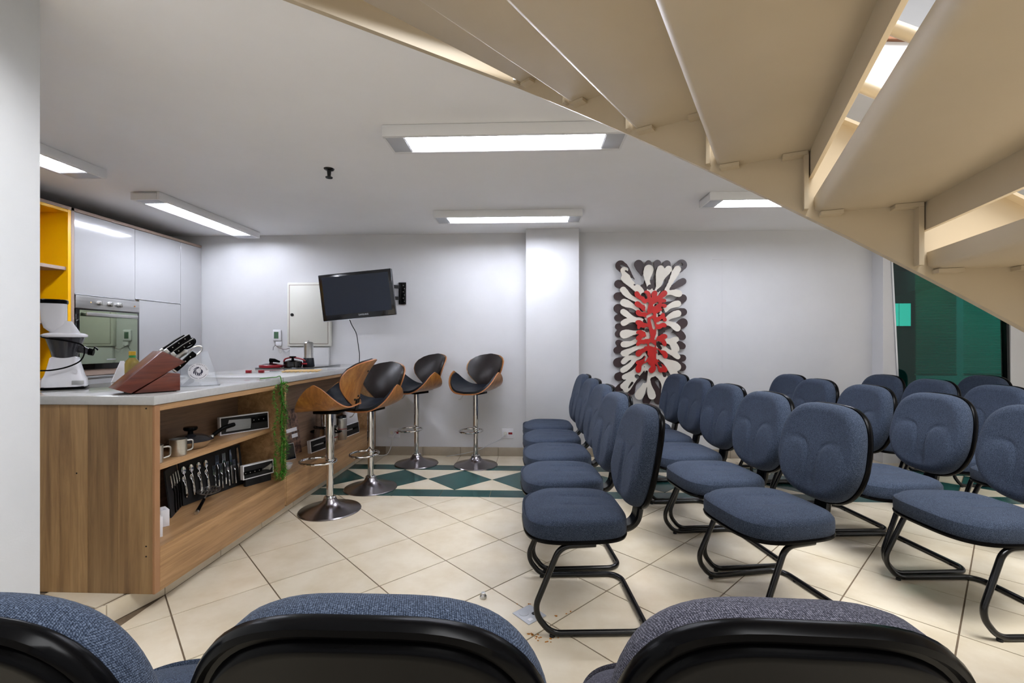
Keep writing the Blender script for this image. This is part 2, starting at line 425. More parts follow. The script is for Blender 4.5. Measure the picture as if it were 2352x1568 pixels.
stuff(far_tiles.obj('tile_field', 'tile', floor))
# border: two teal strips with a row of diamonds between them, plain tiles along the wall
x = -0.714 - 0.394 * 3
while x < 4.9:
    tile([(max(x, XP) + .002, 3.574), (x + .392, 3.574), (x + .392, 3.733), (max(x, XP) + .002, 3.733)], 'greentile'); x += 0.394
x = -0.337 - 0.394 * 4
while x < 4.9:
    tile([(max(x, XP) + .002, 4.322), (x + .392, 4.322), (x + .392, 4.486), (max(x, XP) + .002, 4.486)], 'greentile'); x += 0.394
for k in range(-3, 10):
    cx = -0.621 + 0.567 * k; hw, y0, y1, ym = 0.2835, 3.741, 4.314, 4.0275; g = 0.003
    for poly, m in (([(cx - hw + g, ym), (cx, y0 + g), (cx + hw - g, ym), (cx, y1 - g)], 'greentile'),
                    ([(cx + g * 2, y0), (cx + 2 * hw - g * 2, y0), (cx + hw, ym - g)], 'tile'),
                    ([(cx + g * 2, y1), (cx + 2 * hw - g * 2, y1), (cx + hw, ym + g)], 'tile')):
        tile(clip(clip(poly, lambda a, b: a - XP), lambda a, b: 4.9 - a), m)
x = -0.743 - 0.403 * 3
while x < 4.9:
    tile([(max(x, XP) + .002, 4.494), (x + .4, 4.494), (x + .4, 4.872), (max(x, XP) + .002, 4.872)], 'tile'); x += 0.403

# raised kitchen platform with its tiled front
plat = struct(MB().prism([(-1.752, 2.12), (-1.752, 4.88), (-4.3, 4.88), (-4.3, 1.5), (-1.946, 1.5), (-1.816, 1.886)], -0.003, 0.083, 'Z').obj('kitchen_platform', 'grout'))
y = 2.124 - 0.394
def ptile(poly, z0, z1): # vertical kerb tile on the platform's front: poly = two plan points
    (xa, ya), (xb, yb) = poly
    MB().prism([(xa, ya), (xb, yb), (xb - .012, yb), (xa - .012, ya)], z0, z1, 'Z').obj('tile', 'tile', plat)
ptile([(-1.80, 1.885), (-1.742, 2.120)], 0.001, 0.085)
ptile([(-1.93, 1.49), (-1.803, 1.881)], 0.001, 0.085)
for k in range(7):
    ptile([(-1.740, 2.124 + .394 * k), (-1.740, 2.124 + .394 * k + .389)], 0.001, 0.085)
MB().prism([(-1.83, 1.86), (-1.775, 2.10), (-2.15, 2.10), (-2.15, 1.95)], 0.083, 0.088, 'Z').obj('tile', 'tile', plat)
MB().prism([(-1.835, 1.852), (-2.15, 1.94), (-2.3, 1.6), (-1.92, 1.52)], 0.083, 0.088, 'Z').obj('tile', 'tile', plat)

# walls
wb = MB().box(-4.4, 3.62, WALLY, 5.05, -0.1, 5.0)
wb.prism([(3.62, 0), (3.694, 0), (3.575, 2.368), (3.575, 5), (3.62 - .1, 5), (3.52, 0)], 4.735, 5.05, 'Y')
wall_back = struct(wb.obj('wall_back', 'wall'))
struct(MB().box(-0.046, 0.493, 4.69, WALLY, 0, CEIL, 0.004).obj('pillar', 'wall'))
struct(MB().box(-1.96, -1.646, -1.4, 1.48, -0.003, CEIL, 0.004).obj('wall_left', 'wallgrey'))
struct(MB().box(-4.5, -4.3, -3.6, 5.05, -0.1, 5.0).obj('wall_kitchen', 'wall'))
struct(MB().box(-4.5, 6.2, -3.8, -3.6, 2.6, 5.0).obj('wall_rear', 'wall'))
struct(MB().box(6.0, 6.2, -3.6, 8.2, -0.1, 5.0).obj('wall_right', 'wall'))
struct(MB().box(4.745, 6.0, 4.735, 4.80, 0, 5.0, 0.01).obj('wall_column', 'wall'))
struct(MB().box(3.52, 4.8, 4.76, 5.05, CEIL, 5.0).obj('wall_over_glass', 'wall'))
struct(MB().box(-4.5, 6.2, -3.8, 8.2, 5.0, 5.1).obj('ceiling_upper', 'ceil'))
# lower ceiling: slab with the stair well cut out
cp = [(-4.3, 4.88), (6.0, 4.88), (6.0, 2.46), (-0.115, 2.035), (-0.131, 2.026), (-0.822, 1.522), (-4.3, -1.012)]
struct(MB().prism(cp, CEIL, 2.57, 'Z').obj('ceiling', 'ceil'))
struct(MB().prism([(6.0, 2.46), (-0.115, 2.035), (-0.115, 2.015), (6.0, 2.44)], 2.57, 2.60, 'Z').obj('trim_1', 'woodfloorcap'))
# skirting tiles on the back wall, with joints
bb = struct(MB().box(-1.70, 3.62, 4.874, 4.88, 0, 0.09).obj('baseboard_back', 'grout'))
x = -0.743 - 0.403 * 2
while x < 3.6:
    x0, x1 = max(x, -1.66), min(x + .399, 3.6)
    if x1 < -0.05 or x0 > 0.5: MB().box(x0, x1, 4.862, 4.877, 0.001, 0.092, 0.002).obj('tile', 'basetile', bb)
    else:
        if x0 < -.05: MB().box(x0, -.047, 4.862, 4.877, 0.001, 0.092, 0.002).obj('tile', 'basetile', bb)
        if x1 > .5: MB().box(.494, x1, 4.862, 4.877, 0.001, 0.092, 0.002).obj('tile', 'basetile', bb)
    x += 0.403
pb = struct(MB().box(-0.045, 0.492, 4.684, 4.69, 0, 0.09).obj('baseboard_pillar', 'grout'))
for x0, x1 in ((-.046, .2), (.204, .493)): MB().box(x0, x1, 4.674, 4.686, 0.001, 0.092, 0.002).obj('tile', 'basetile', pb)
# plastered-over duct on the right part of the back wall
struct(MB().box(2.0, 2.10, 4.8775, 4.8805, 0.9, 2.07).box(1.90, 2.15, 4.875, 4.8805, 2.068, 2.076, 0.002).obj('trim_2', 'wall'))

# glass partition at the right, with blinds in the room behind it
win = struct(MB().box(3.69, 4.74, 4.742, 4.80, 0.0, 0.012).obj('window_1', 'alu'))
MB().box(3.694, 4.74, 4.745, 4.80, 0.012, 0.075, 0.004).obj('bottom_rail', 'blkmetal', win)
MB().prism([(3.69, 0.0), (3.705, 0.0), (3.59, 2.36), (3.575, 2.36)], 4.722, 4.742, 'Y').obj('edge_strip', 'alu', win)
MB().prism([(3.70, 0.075), (4.745, 0.075), (4.70, 2.36), (3.585, 2.36)], 4.765, 4.773, 'Y').obj('pane', 'greenglass', win)
MB().prism([(4.735, 0.0), (4.76, 0.0), (4.715, 2.36), (4.69, 2.36)], 4.74, 4.80, 'Y').obj('edge_strip', 'blkmetal', win)
MB().box(3.56, 4.74, 4.80, 4.87, 1.93, 2.10).obj('reflection_bar', 'blackmat', win)  # dark bar added for the black band reflected in the pane
struct(MB().box(3.4, 6.0, 7.4, 7.5, 0, 2.6).obj('wall_office', 'darkwall'))
struct(MB().prism([(5.05, 6.58), (5.16, 6.53), (4.46, 5.08), (4.35, 5.13)], 1.84, 2.22, 'Z').obj('reflection_band', 'blackmat'))  # black beam added behind the glass in place of a reflected dark band
refl_panel = struct(MB().box(5.54, 5.92, 7.385, 7.4, 1.45, 1.83).obj('reflection_panel', 'blkmetal'))  # glowing panel added to imitate a window's reflection in the glass
for xa, xb in ((5.555, 5.725), (5.735, 5.905)): MB().box(xa, xb, 7.38, 7.386, 1.465, 1.815).obj('pane', 'reflpane', refl_panel)
struct(MB().box(3.3, 3.4, 5.05, 7.5, 0, 2.6).obj('wall_office_left', 'darkwall'))
struct(MB().box(3.3, 6.0, 5.05, 7.5, 2.5, 2.6).obj('ceiling_office', 'ceil'))
for bmat, lab, x0, x1, zt in (('blind', 'left venetian blind behind the green glass, drawn down to chair height', 3.99, 4.40, 2.5),
                        ('blind2', 'right venetian blind behind the green glass, beside the white wall end', 4.47, 4.88, 2.5)):
    t = thing('venetian_blind', lab, 'blind', ((x0 + x1) / 2, 4.93, 0.865), 0, 'venetian blinds behind the glass')
    w = (x1 - x0) / 2; mb = MB(); z = 0.02
    while z < zt - 0.865 - 0.05:
        mb.prism([(-.008, z + .007), (.008, z - .003), (.009, z - .002), (-.007, z + .008)], -w, w, 'X'); z += 0.016
    stuff(mb.obj('slats', bmat, t))
    MB().box(-w, w, -.012, .012, 0, .014, .003).obj('bottom_bar', 'blind', t)
    MB().box(-w, w, -.02, .02, zt - .865 - .04, zt - .865, .003).obj('head_rail', 'blind', t)

# ------------------------------------------------------------------ curved steel staircase overhead
CX0, CY0, RI = 1.876, 3.888, 2.65; STEP = 5.88; PH0 = 22.5; RISE = 0.187; RO = RI + 1.02
def rad(ph, r, z):
    a = math.radians(ph); return (CX0 - r * math.sin(a), CY0 - r * math.cos(a), z)
st = thing('staircase', 'beige painted steel staircase curving up overhead to the upper floor', 'staircase', (0, 0, 0))
for j in range(-9, 5):
    zb = 1.78 + RISE * j; p0 = PH0 + STEP * j; p1 = p0 + STEP; t = 0.008
    if zb < 0.05: continue
    q = 0.16   # fold inset in degrees
    mb = MB()
    prof0, prof1 = [], []
    # pan: front lip hangs down, rear edge folded up; section swept along the radius
    def sec(r):
        e = 0.010 / r * 57.3
        return [rad(p0, r, zb - .078), rad(p0 + e, r, zb - .078), rad(p0 + e, r, zb), rad(p1 - e * 2.2, r, zb), rad(p1 - e * .6, r, zb + .012), rad(p1 - e * .3, r, zb + .05),
                rad(p1 - e * 1.3, r, zb + .05), rad(p1 - e * 1.5, r, zb + .018), rad(p1 - e * 2.6, r, zb + .01), rad(p0 + e, r, zb + .01), rad(p0, r, zb + .004)]
    mb.rings([sec(RI + 0.002), sec(RO)])
    tr = mb.obj('tread', 'stair', st, sharp=50)
    for pa, pb_ in ((p1 - 1.55, p1 - .35), (p0 + .35, p0 + 1.75)):
        MB().rings([[rad(a, r, z) for a, r in ((pa, RI), (pb_, RI), (pb_, RI + .035), (pa, RI + .035))] for z in (zb - .012, zb - .001)]).obj('bracket', 'stair', tr)
    MB().rings([[rad(a, r, z) for a, r in ((p0 + .3, RI), (p0 + .55, RI), (p0 + .55, RI + .03), (p0 + .3, RI + .03))] for z in (zb - RISE + .012, zb - .002)]).obj('bracket', 'stair', tr)
def helix(r, dz, ph_a, ph_b, n=60):
    return [rad(ph_a + (ph_b - ph_a) * k / n, r, 1.78 - 0.0 + RISE * (ph_a + (ph_b - ph_a) * k / n - PH0) / STEP + dz) for k in range(n + 1)]
def stringer(r0, r1, za, zb_, pa, pb_, name):
    n = 70; R4 = []
    a, b, c, d = helix(r0, za, pa, pb_, n), helix(r1, za, pa, pb_, n), helix(r1, zb_, pa, pb_, n), helix(r0, zb_, pa, pb_, n)
    MB().rings([[a[k], b[k], c[k], d[k]] for k in range(n + 1)]).obj(name, 'stair', st)
PA, PB = PH0 - STEP * 8.6, PH0 + STEP * 4.55
stringer(RI - .024, RI, -0.202, 0.125, PA, PB, 'inner_stringer')
stringer(RI - .045, RI + .03, 0.125, 0.135, PA, PB, 'stringer_cap')
stringer(RO, RO + .016, -0.202, 0.125, PA, PB, 'outer_stringer')
for dz in (0.27, 0.475, 0.68, 0.9):
    MB().tube(helix(RI - .01, dz, PA + 4, PB, 60), 0.019, 12).obj('handrail', 'stair', st)
for k in range(-6, 5, 3):
    p = PH0 + STEP * (k + .5); z = 1.78 + RISE * (k + .5)
    MB().tube([rad(p, RI - .01, z + .13), rad(p, RI - .01, z + .9)], 0.015, 10).obj('post', 'stair', st)
# beam that carries the stair head along the slab edge, with the tabs under the top tread
bA, bB = Vector((-0.131, 2.026, 0)), Vector((-0.822, 1.522, 0)); bd = (bB - bA).normalized(); bn = Vector((-bd.y, bd.x, 0))
if bn.y > 0: bn = -bn
def bm_box(t0, t1, n0, n1, z0, z1):
    q = [bA + bd * t0 + bn * n0, bA + bd * t1 + bn * n0, bA + bd * t1 + bn * n1, bA + bd * t0 + bn * n1]
    return MB().prism([(v.x, v.y) for v in q], z0, z1, 'Z')
bm_box(-0.16, 3.0, 0.002, 0.022, 2.352, 2.500).obj('landing_beam', 'stair', st)
for k in range(8): bm_box(0.02 + .26 * k, 0.05 + .26 * k, 0.0, 0.03, 2.500, 2.535).obj('tab', 'stair', st)

# ------------------------------------------------------------------ ceiling lamps
def ceiling_lamp(name, loc, rz, label):
    t = thing('ceiling_light', label, 'ceiling light', loc, rz, 'fluorescent ceiling lights')
    L, W, H = 0.655, 0.118, 0.062; oL, oW = 0.545, 0.092
    mb = MB()
    mb.box(-L, L, -W, -oW, -H, 0, .004).box(-L, L, oW, W, -H, 0, .004).box(-L, -L + .012, -oW, oW, -H, 0).box(L - .012, L, -oW, oW, -H, 0).box(-L, L, -oW, oW, -.012, 0)
    mb.obj('housing', 'lampbody', t)
    for s in (-1, 1):
        MB().box(min(s * (L - .012), s * oL), max(s * (L - .012), s * oL), -oW, oW, -H + .002, -H + .008, .001).obj('end_grille', 'diffuser', t)
        MB().tube([(-.53, s * .04, -.040), (.53, s * .04, -.040)], .0135, 14).obj('tube', 'tube', t)
    mb = MB(); rows = []
    for x in (-oL, oL): rows.append([(x, -oW + .002, -H + .004), (x, -.075, -.018), (x, 0, -.03), (x, .075, -.018), (x, oW - .002, -H + .004)])
    mb.grid(rows).obj('reflector', 'reflector', t)
    for s in (-1, 1): MB().box(s * oL - .006, s * oL + .006, -oW, oW, -H + .004, -.012).obj('lamp_holder', 'reflector', t)
    return t
la = ceiling_lamp('a', (-0.14, 2.545, CEIL - .001), 0, 'large lit ceiling light in the middle, its end behind the stair')
dup(la, (-0.20, 4.13, CEIL - .001), 0, 'lit ceiling light near the back wall, before the pillar')
dup(la, (2.04, 3.72, CEIL - .001), 0, 'lit ceiling light at the right, half behind the stair')
dup(la, (-2.97, 4.08, CEIL - .001), PI / 2, 'lit ceiling light running along the tall grey kitchen cabinets')
dup(la, (-2.97, 2.33, CEIL - .001), PI / 2, 'lit ceiling light cut off by the white wall end at left')
sp = thing('sprinkler', 'small dark sprinkler head on the white ceiling', 'sprinkler', (-1.35, 3.03, CEIL))
MB().lathe([(.035, 0), (.03, -.008), (.014, -.014), (.011, -.05)], 20).obj('body', 'blkmetal', sp)
MB().lathe([(.011, -.05), (.024, -.056), (.022, -.062), (0, -.064)], 16, cap0=False).obj('deflector', 'blkmetal', sp)

# ------------------------------------------------------------------ upholstered visitor chairs (local: faces -x)
def sstep(a, b, x):
    t = max(0.0, min(1.0, (x - a) / (b - a))); return t * t * (3 - 2 * t)
def sup(th, n):
    c, s = math.cos(th), math.sin(th)
    return math.copysign(abs(c) ** (2 / n), c), math.copysign(abs(s) ** (2 / n), s)
NTH = 64
SEAT_PROF = [(.985, .002), (1.0, .008), (1.004, .030), (1.0, .056), (.992, .064), (.984, .063), (.972, .070), (.945, .078), (.90, .082), (.85, .084)] + [(.80 - .05 * k, .085) for k in range(15)] + [(.04, .085)]
def seat_outline(th):
    a, b = sup(th, 3.4 if math.cos(th) < 0 else 3.9)
    # rear corners drawn in, front a little bowed
    b *= 1 - 0.05 * sstep(-0.2, 1.0, a)
    return -0.068 + 0.226 * a, 0.236 * b
def seat_disp(x, y, s):
    h = 0.010 * (1 - min(1, s) ** 2)
    h -= 0.022 * sstep(-0.10, -0.30, x) ** 2                       # waterfall front
    # two long seams on either side of a raised middle, running back from mid seat
    for c in (-.055, .055):
        h -= 0.007 * math.exp(-((y - c) / .009) ** 2) * sstep(-.16, -.08, x) * sstep(.99, .8, s)
    h += 0.006 * math.exp(-((abs(y) - .12) / .05) ** 2) * sstep(.9, .5, s)
    return h
def make_seat():
    rr = []
    for s, z in SEAT_PROF:
        q = []
        for k in range(NTH):
            ox, oy = seat_outline(2 * PI * k / NTH); x, y = -0.068 + (ox + .068) * s, oy * s
            q.append((x, y, 0.382 + z + (seat_disp(x, y, s) if z > .068 else (-0.0))))
        rr.append(q)
    return MB().rings(rr)
TILT = math.radians(11)
def back_pt(y, w, d):
    """y across, w up from the middle of the back, d towards the sitter; the back is bowed round the sitter"""
    d = d + 0.35 * y * y
    return (0.262 + w * math.sin(TILT) - d * math.cos(TILT), y, 0.685 + w * math.cos(TILT) + d * math.sin(TILT))
def back_outline(th):
    a, b = sup(th, 3.1 if math.sin(th) > 0 else 2.65)
    a *= 1.015 - 0.05 * sstep(-.1, -1, b) - 0.06 * sstep(-.2, 1, b)
    return 0.226 * a, 0.229 * b
BACK_PROF = [(.97, .0), (.985, .010), (.99, .024), (.978, .040), (.95, .052), (.92, .060), (.88, .065)] + [(.83 - .045 * k, .069) for k in range(17)] + [(.05, .069)]
def back_disp(y, w, s):
    h = 0.010 * math.exp(-((w + .08) / .12) ** 2) * (1 - s * s)
    for c in (-1, 1):                                              # two raised lobes with arched tops in the lower half
        e = ((y - c * .105) / .078); f = ((w + .115) / .150)
        r = (abs(e) ** 3 + abs(f) ** 3) ** (1 / 3)
        h += 0.0075 * sstep(1.06, .84, r) * sstep(1.0, .85, s)
        h -= 0.004 * math.exp(-((r - 1.06) / .05) ** 2) * sstep(1.0, .9, s)
    return h
def make_back():
    rr = []
    for s, d in BACK_PROF:
        q = []
        for k in range(NTH):
            y, w = back_outline(2 * PI * k / NTH); y, w = y * s, w * s
            q.append(back_pt(y, w, d + (back_disp(y, w, s) if d > .05 else 0)))
        rr.append(q)
    return MB().rings(rr)
def make_back_shell():
    prof = [(.9, .004), (1.0, .006), (1.018, .0), (1.018, -.010), (1.005, -.018), (.975, -.020), (.955, -.012), (.93, -.012), (.915, -.020), (.895, -.023), (.86, -.021), (.5, -.024), (.1, -.026)]
    rr = []
    for s, d in prof:
        rr.append([back_pt(back_outline(2 * PI * k / NTH)[0] * s, back_outline(2 * PI * k / NTH)[1] * s, d) for k in range(NTH)])
    return MB().rings(rr)
def make_seat_shell():
    rr = []
    for s, z in ((.6, -.008), (.93, -.008), (1.0, -.003), (1.012, .006), (1.0, .014), (.9, .014)):
        rr.append([(-0.068 + (seat_outline(2 * PI * k / NTH)[0] + .068) * s, seat_outline(2 * PI * k / NTH)[1] * s, 0.374 + z) for k in range(NTH)])
    return MB().rings(rr)
def make_frame():
    half = [(0.0, .205, .362), (-.150, .222, .362), (-.262, .239, .105), (-.190, .239, .0135), (.215, .239, .0135)]
    a = fillet([Vector(p) for p in half], [.07, .085, .085], 8)
    full = [Vector((p[0], -p[1], p[2])) for p in half]
    path = half + [(.215, -.239, .0135)] + [(p[0], -p[1], p[2]) for p in half[::-1]][1:]
    path = fillet([Vector(p) for p in path], [.07, .085, .085, .07, .07, .085, .085, .07][:len(path) - 2], 8)
    mb = MB().tube(path, .0125, 12)
    mb.box(-.03, .0, -.205, .205, .350, .366)
    return mb
def make_support():
    c = fillet([Vector((.02, 0, .352)), Vector((.225, 0, .352)), Vector((.268, 0, .60))], [.075], 10)
    mb = MB(); rr = []
    for i, p in enumerate(c):
        t = (c[min(i + 1, len(c) - 1)] - c[max(i - 1, 0)]).normalized(); n = Vector((-t.z, 0, t.x))
        w = .040; h = .014
        rr.append([p + n * a + Vector((0, b, 0)) for a, b in ((-h, -w + .006), (-h, w - .006), (-h * .4, w), (h * .4, w), (h, w - .006), (h, -w + .006), (h * .4, -w), (-h * .4, -w))])
    return mb.rings(rr)
def make_chair(label):
    t = thing('visitor_chair', label, 'chair', (0, 0, 0), 0, 'blue upholstered visitor chairs')
    box_uv(make_seat().obj('seat', 'fab', t, sharp=60))
    make_seat_shell().obj('seat_shell', 'black', t)
    box_uv(make_back().obj('backrest', 'fab', t, sharp=60))
    make_back_shell().obj('back_shell', 'black', t, sharp=50)
    make_frame().obj('frame', 'blkmetal', t)
    make_support().obj('back_support', 'blkmetal', t)
    for x, y in ((-.185, .239), (-.185, -.239), (.215, .14), (.215, -.14)):
        MB().lathe([(.009, 0), (.011, .001), (.011, .008), (.009, .012)], 12, (x, y, 0)).obj('rubber_foot', 'rubber', t)
    return t
D2 = math.radians
ROWS = ['first', 'second', 'third', 'fourth', 'fifth']
col1 = [(.258, 2.133, 3.6), (.240, 2.670, 5), (.245, 3.20, 4.5), (.235, 3.725, 4), (.225, 4.25, 3)]
col2 = [(1.150, 2.185, 12), (1.125, 2.72, 8), (1.115, 3.25, 7), (1.11, 3.775, 5), (1.10, 4.30, 5)]
col3 = [(2.060, 2.175, 3), (2.05, 2.70, 4.5), (2.05, 3.23, 4), (2.03, 3.755, 4), (2.12, 4.29, 6)]
col4 = [(2.93, 2.72, 3), (2.93, 3.245, 3), (2.93, 3.77, 3), (2.945, 4.295, 3)]
FIRST = make_chair('blue chair nearest the camera in the line of chairs closest to the bar stools')
used = False
def put_chair(x, y, a, label):
    global used
    if not used:
        used = True; FIRST.location = (x, y, 0); FIRST.rotation_euler = (0, 0, D2(a)); FIRST['label'] = label; return FIRST
    return dup(FIRST, (x, y, 0), D2(a), label)
for ci, (col, nm) in enumerate(((col1, 'line beside the bar stools'), (col2, 'second line from the bar stools'), (col3, 'third line from the bar stools'))):
    for k, (x, y, a) in enumerate(col):
        where = ('nearest the camera' if k == 0 else 'at the far end' if k == 4 else ROWS[k] + ' one')
        put_chair(x, y, a, 'blue fabric chair, %s in the %s' % (where, nm))
for k, (x, y, a) in enumerate(col4):
    put_chair(x, y, a, 'blue fabric chair, fourth line from the bar stools, %s' % (('cut by the right picture edge', 'second from the front', 'third from the front', 'last, before the white wall end')[k]))
put_chair(3.76, 4.22, 3, 'blue fabric chair standing alone in the line by the green glass')
# front row, seen from behind
fg = [(-.690, .79, -90, 'chair at lower left seen from behind, mostly outside the picture'), (-.190, .805, -90, 'chair seen from behind in the lower middle, dark blue fabric'), (.312, .815, -92, 'greyer chair seen from behind at lower right')]
for k, (x, y, a, lab) in enumerate(fg):
    c = put_chair(x, y, a, lab)
    c.scale = (1, (.97, .985, .93)[k], .985)
    if k == 2:
        for ch in c.children:
            if ch.name.startswith(('seat', 'backrest')) and not ch.name.startswith('seat_shell'):
                ch.data = ch.data.copy(); ch.data.materials[0] = M['fab2']
        c['label'] = lab

# ------------------------------------------------------------------ bar stools (local: sitter faces -x)
def seat_arc(a, r=.172, flat=.082, off=0.0):
    s = abs(a); sg = 1 if a >= 0 else -1
    if s <= flat: return sg * s, 0 + off, 0
    th = (s - flat) / r
    return sg * (flat + (r - off) * math.sin(th)), r - (r - off) * math.cos(th), th
def shell_seat(scale, off, S=.365):
    rows = []
    for i in range(33):
        u = -1 + 2 * i / 32; a = u * S * scale
        D = .205 * scale * max(0.0, 1 - abs(u) ** 1.75) ** .72 + .004
        y, z, th = seat_arc(a, off=off)
        row = []
        for k in range(15):
            v = -1 + 2 * k / 14; x = v * D
            dz = .035 * max(0, v) ** 2 * (1 - abs(u)) - .018 * max(0, -v) ** 2 * (1 - abs(u))
            row.append((x - .005, y, .735 + z + dz))
        rows.append(row)
    return rows
PQ = [(0, .055), (.12, .105), (.25, .155), (.4, .200), (.55, .226), (.68, .232), (.8, .218), (.9, .172), (.96, .115), (1, .02)]
def pickw(q):
    for (a, wa), (b, wb) in zip(PQ, PQ[1:]):
        if q <= b:
            t = (q - a) / (b - a); return wa + (wb - wa) * t
    return PQ[-1][1]
def shell_back(scale, off):
    rows = []; HB = .335; RB = .30
    for i in range(27):
        q = 1 - (1 - i / 26) ** 1.4; qq = .5 + (q - .5) * scale
        w = pickw(q) * scale; row = []
        for k in range(17):
            c = -1 + 2 * k / 16; a = c * w
            x = .185 + .14 * qq * qq * 1.0 - (RB) * (1 - math.cos(a / RB)) * 1.0 - off
            row.append((x, (RB - off) * math.sin(a / RB), .752 + HB * qq))
        rows.append(row)
    return rows
def solid(rows, th, flip=1):
    """closed slab of given thickness from a surface grid"""
    bm = bmesh.new(); R = [[bm.verts.new(p) for p in q] for q in rows]
    for A_, B_ in zip(R, R[1:]):
        for k in range(len(A_) - 1): bm.faces.new((A_[k], A_[k + 1], B_[k + 1], B_[k]))
    bm.normal_update(); nn = {v: v.normal.copy() for v in bm.verts}
    R2 = [[bm.verts.new(v.co + nn[v] * th * flip) for v in q] for q in R]
    for A_, B_ in zip(R2, R2[1:]):
        for k in range(len(A_) - 1): bm.faces.new((A_[k], B_[k], B_[k + 1], A_[k + 1]))
    loop = R[0][:] + [q[-1] for q in R[1:]] + R[-1][-2::-1] + [q[0] for q in R[-2:0:-1]]
    loop2 = R2[0][:] + [q[-1] for q in R2[1:]] + R2[-1][-2::-1] + [q[0] for q in R2[-2:0:-1]]
    n = len(loop)
    for i in range(n):
        try:
            f = bm.faces.new((loop[i], loop[(i + 1) % n], loop2[(i + 1) % n], loop2[i])); f.material_index = 1
        except ValueError: pass
    mb = MB(); mb.bm.free(); mb.bm = bm; return mb
def make_stool(label):
    t = thing('bar_stool', label, 'bar stool', (0, 0, 0), 0, 'bent plywood bar stools')
    s = solid(shell_seat(1.0, 0), .010, -1).obj('seat_shell', ['walnut', 'plyedge'], t, 40)
    solid(shell_seat(.955, .004), .018, 1).obj('seat_pad', ['leather2', 'leather2'], t, 50)
    bs = solid(shell_back(1.0, 0), .010, 1).obj('back_shell', ['walnut', 'plyedge'], t, 40)
    solid(shell_back(.955, .004), .018, -1).obj('back_pad', ['leather', 'leather'], t, 50)
    for y, z in ((.0, .82), (.0, 1.0), (-.05, .80), (.05, .80)):
        x = .185 + .14 * ((z - .752) / .335) ** 2
        MB().lathe([(.007, 0), (.007, .012), (.003, .016), (0, .016)], 12, (x + .004, y, z), 'X').obj('bolt', 'blkmetal', bs)
    MB().rings([[p + Vector((0, y, 0)) for p in (Vector((.05, 0, .708)), Vector((.195, 0, .722)), Vector((.205, 0, .80)), Vector((.199, 0, .80)), Vector((.189, 0, .729)), Vector((.05, 0, .716)))] for y in (-.03, .03)]).obj('back_bracket', 'black', t)
    MB().box(-.09, .09, -.08, .08, .700, .722, .006).obj('mounting_plate', 'black', t)
    MB().tube([(0, 0, .09), (0, 0, .36)], .0235, 20).tube([(0, 0, .35), (0, 0, .705)], .0285, 20).lathe([(.0295, .345), (.0315, .349), (.0315, .362), (.0295, .366)], 20).obj('column', 'chrome', t)
    MB().lathe([(.215, 0), (.2155, .004), (.210, .010), (.16, .020), (.11, .033), (.075, .048), (.052, .068), (.041, .092), (0, .092)], 48, cap0=True, cap1=False).obj('base', 'dkchrome', t)
    MB().lathe([(.041, .090), (.043, .096), (.036, .104), (.028, .106)], 24, cap0=False, cap1=False).obj('collar', 'chrome', t)
    rg = [(-.085 + .125 * math.cos(2 * PI * k / 36), .108 * math.sin(2 * PI * k / 36), .352) for k in range(36)]
    MB().tube(rg, .0085, 10, closed=True).obj('footrest', 'chrome', t)
    MB().tube(smooth_path([(-.03, .07, .712), (-.035, .11, .702), (-.045, .145, .65), (-.05, .17, .64)], 6), .0045, 8).obj('lever', 'steel', t)
    return t
s1 = make_stool('bar stool nearest the camera, turned to the counter, wooden back outside')
def aim(fx, fy): return math.atan2(-fy, -fx)
s1.location = (-1.439, 3.244, 0); s1.rotation_euler = (0, 0, aim(-1, -.03))
s2 = dup(s1, (-1.322, 3.755, 0), aim(-.28, -.96), 'lowered bar stool half hidden behind the nearest one')
dup(s1, (-1.132, 4.53, 0), aim(-.55, -.83), 'bar stool by the back wall, next to the counter end')
dup(s1, (-.537, 4.50, 0), aim(-.42, -.9), 'bar stool by the back wall, next to the pillar')
for ch in s2.children:
    if not ch.name.startswith(('base', 'collar', 'footrest')): ch.location.z -= .055
    elif ch.name.startswith('footrest'): ch.location.z -= .05

# ------------------------------------------------------------------ counter: two open cabinets under two worktops
FX, BX = -1.660, -1.985
PF = 0.088
nc = thing('counter_cabinet', 'open oak counter cabinet with mugs, pan and cutlery on its shelves', 'cabinet', (0, 0, 0), 0, 'open oak counter cabinets')
ep = MB().box(-2.48, FX - .001, 1.983, 1.995, PF, .925).obj('end_panel', 'oakZ', nc)
x = -2.48
for w in (.10, .165, .115, .13, .14, .168):
    x1 = min(x + w, FX - .012); MB().box(x + .0006, x1 - .0006, 1.967, 1.984, PF, .924, .0008, 1).obj('plank', 'oakZ', ep); x += w
MB().box(FX - .0115, FX, 1.966, 1.996, PF, .924, .001, 1).obj('edge_band', 'oakedge', ep)
for px_, pz in ((-1.70, .91), (-1.70, .30), (-1.70, .255), (-2.02, .62)): MB().cyl((px_, 1.968, pz), .0035, .002, 10, 'Y').xf(Matrix.Translation((0, -.002, 0))).obj('screw_hole', 'blackmat', ep)
MB().box(BX, FX - .004, 1.995, 3.04, .255, .285).obj('bottom_board', 'oakY', nc)
MB().box(FX - .02, FX + .0005, 1.996, 3.04, PF, .2815, .002, 2).obj('front_panel', 'oakY', nc)
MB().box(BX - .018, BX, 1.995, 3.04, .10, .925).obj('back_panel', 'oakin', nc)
MB().box(BX, -1.757, 1.995, 3.039, .598, .626, .001, 1).obj('shelf', 'oakY', nc)
MB().box(FX - .03, FX - .002, 1.996, 3.04, .896, .924, .001, 1).obj('top_rail', 'oakY', nc)
MB().box(BX, FX - .001, 3.04, 3.062, .10, .925, .001, 1).obj('divider', 'oakY', nc)
fc = thing('counter_cabinet', 'open oak counter cabinet behind the bar stools, pots standing in it', 'cabinet', (0, 0, 0), 0, 'open oak counter cabinets')
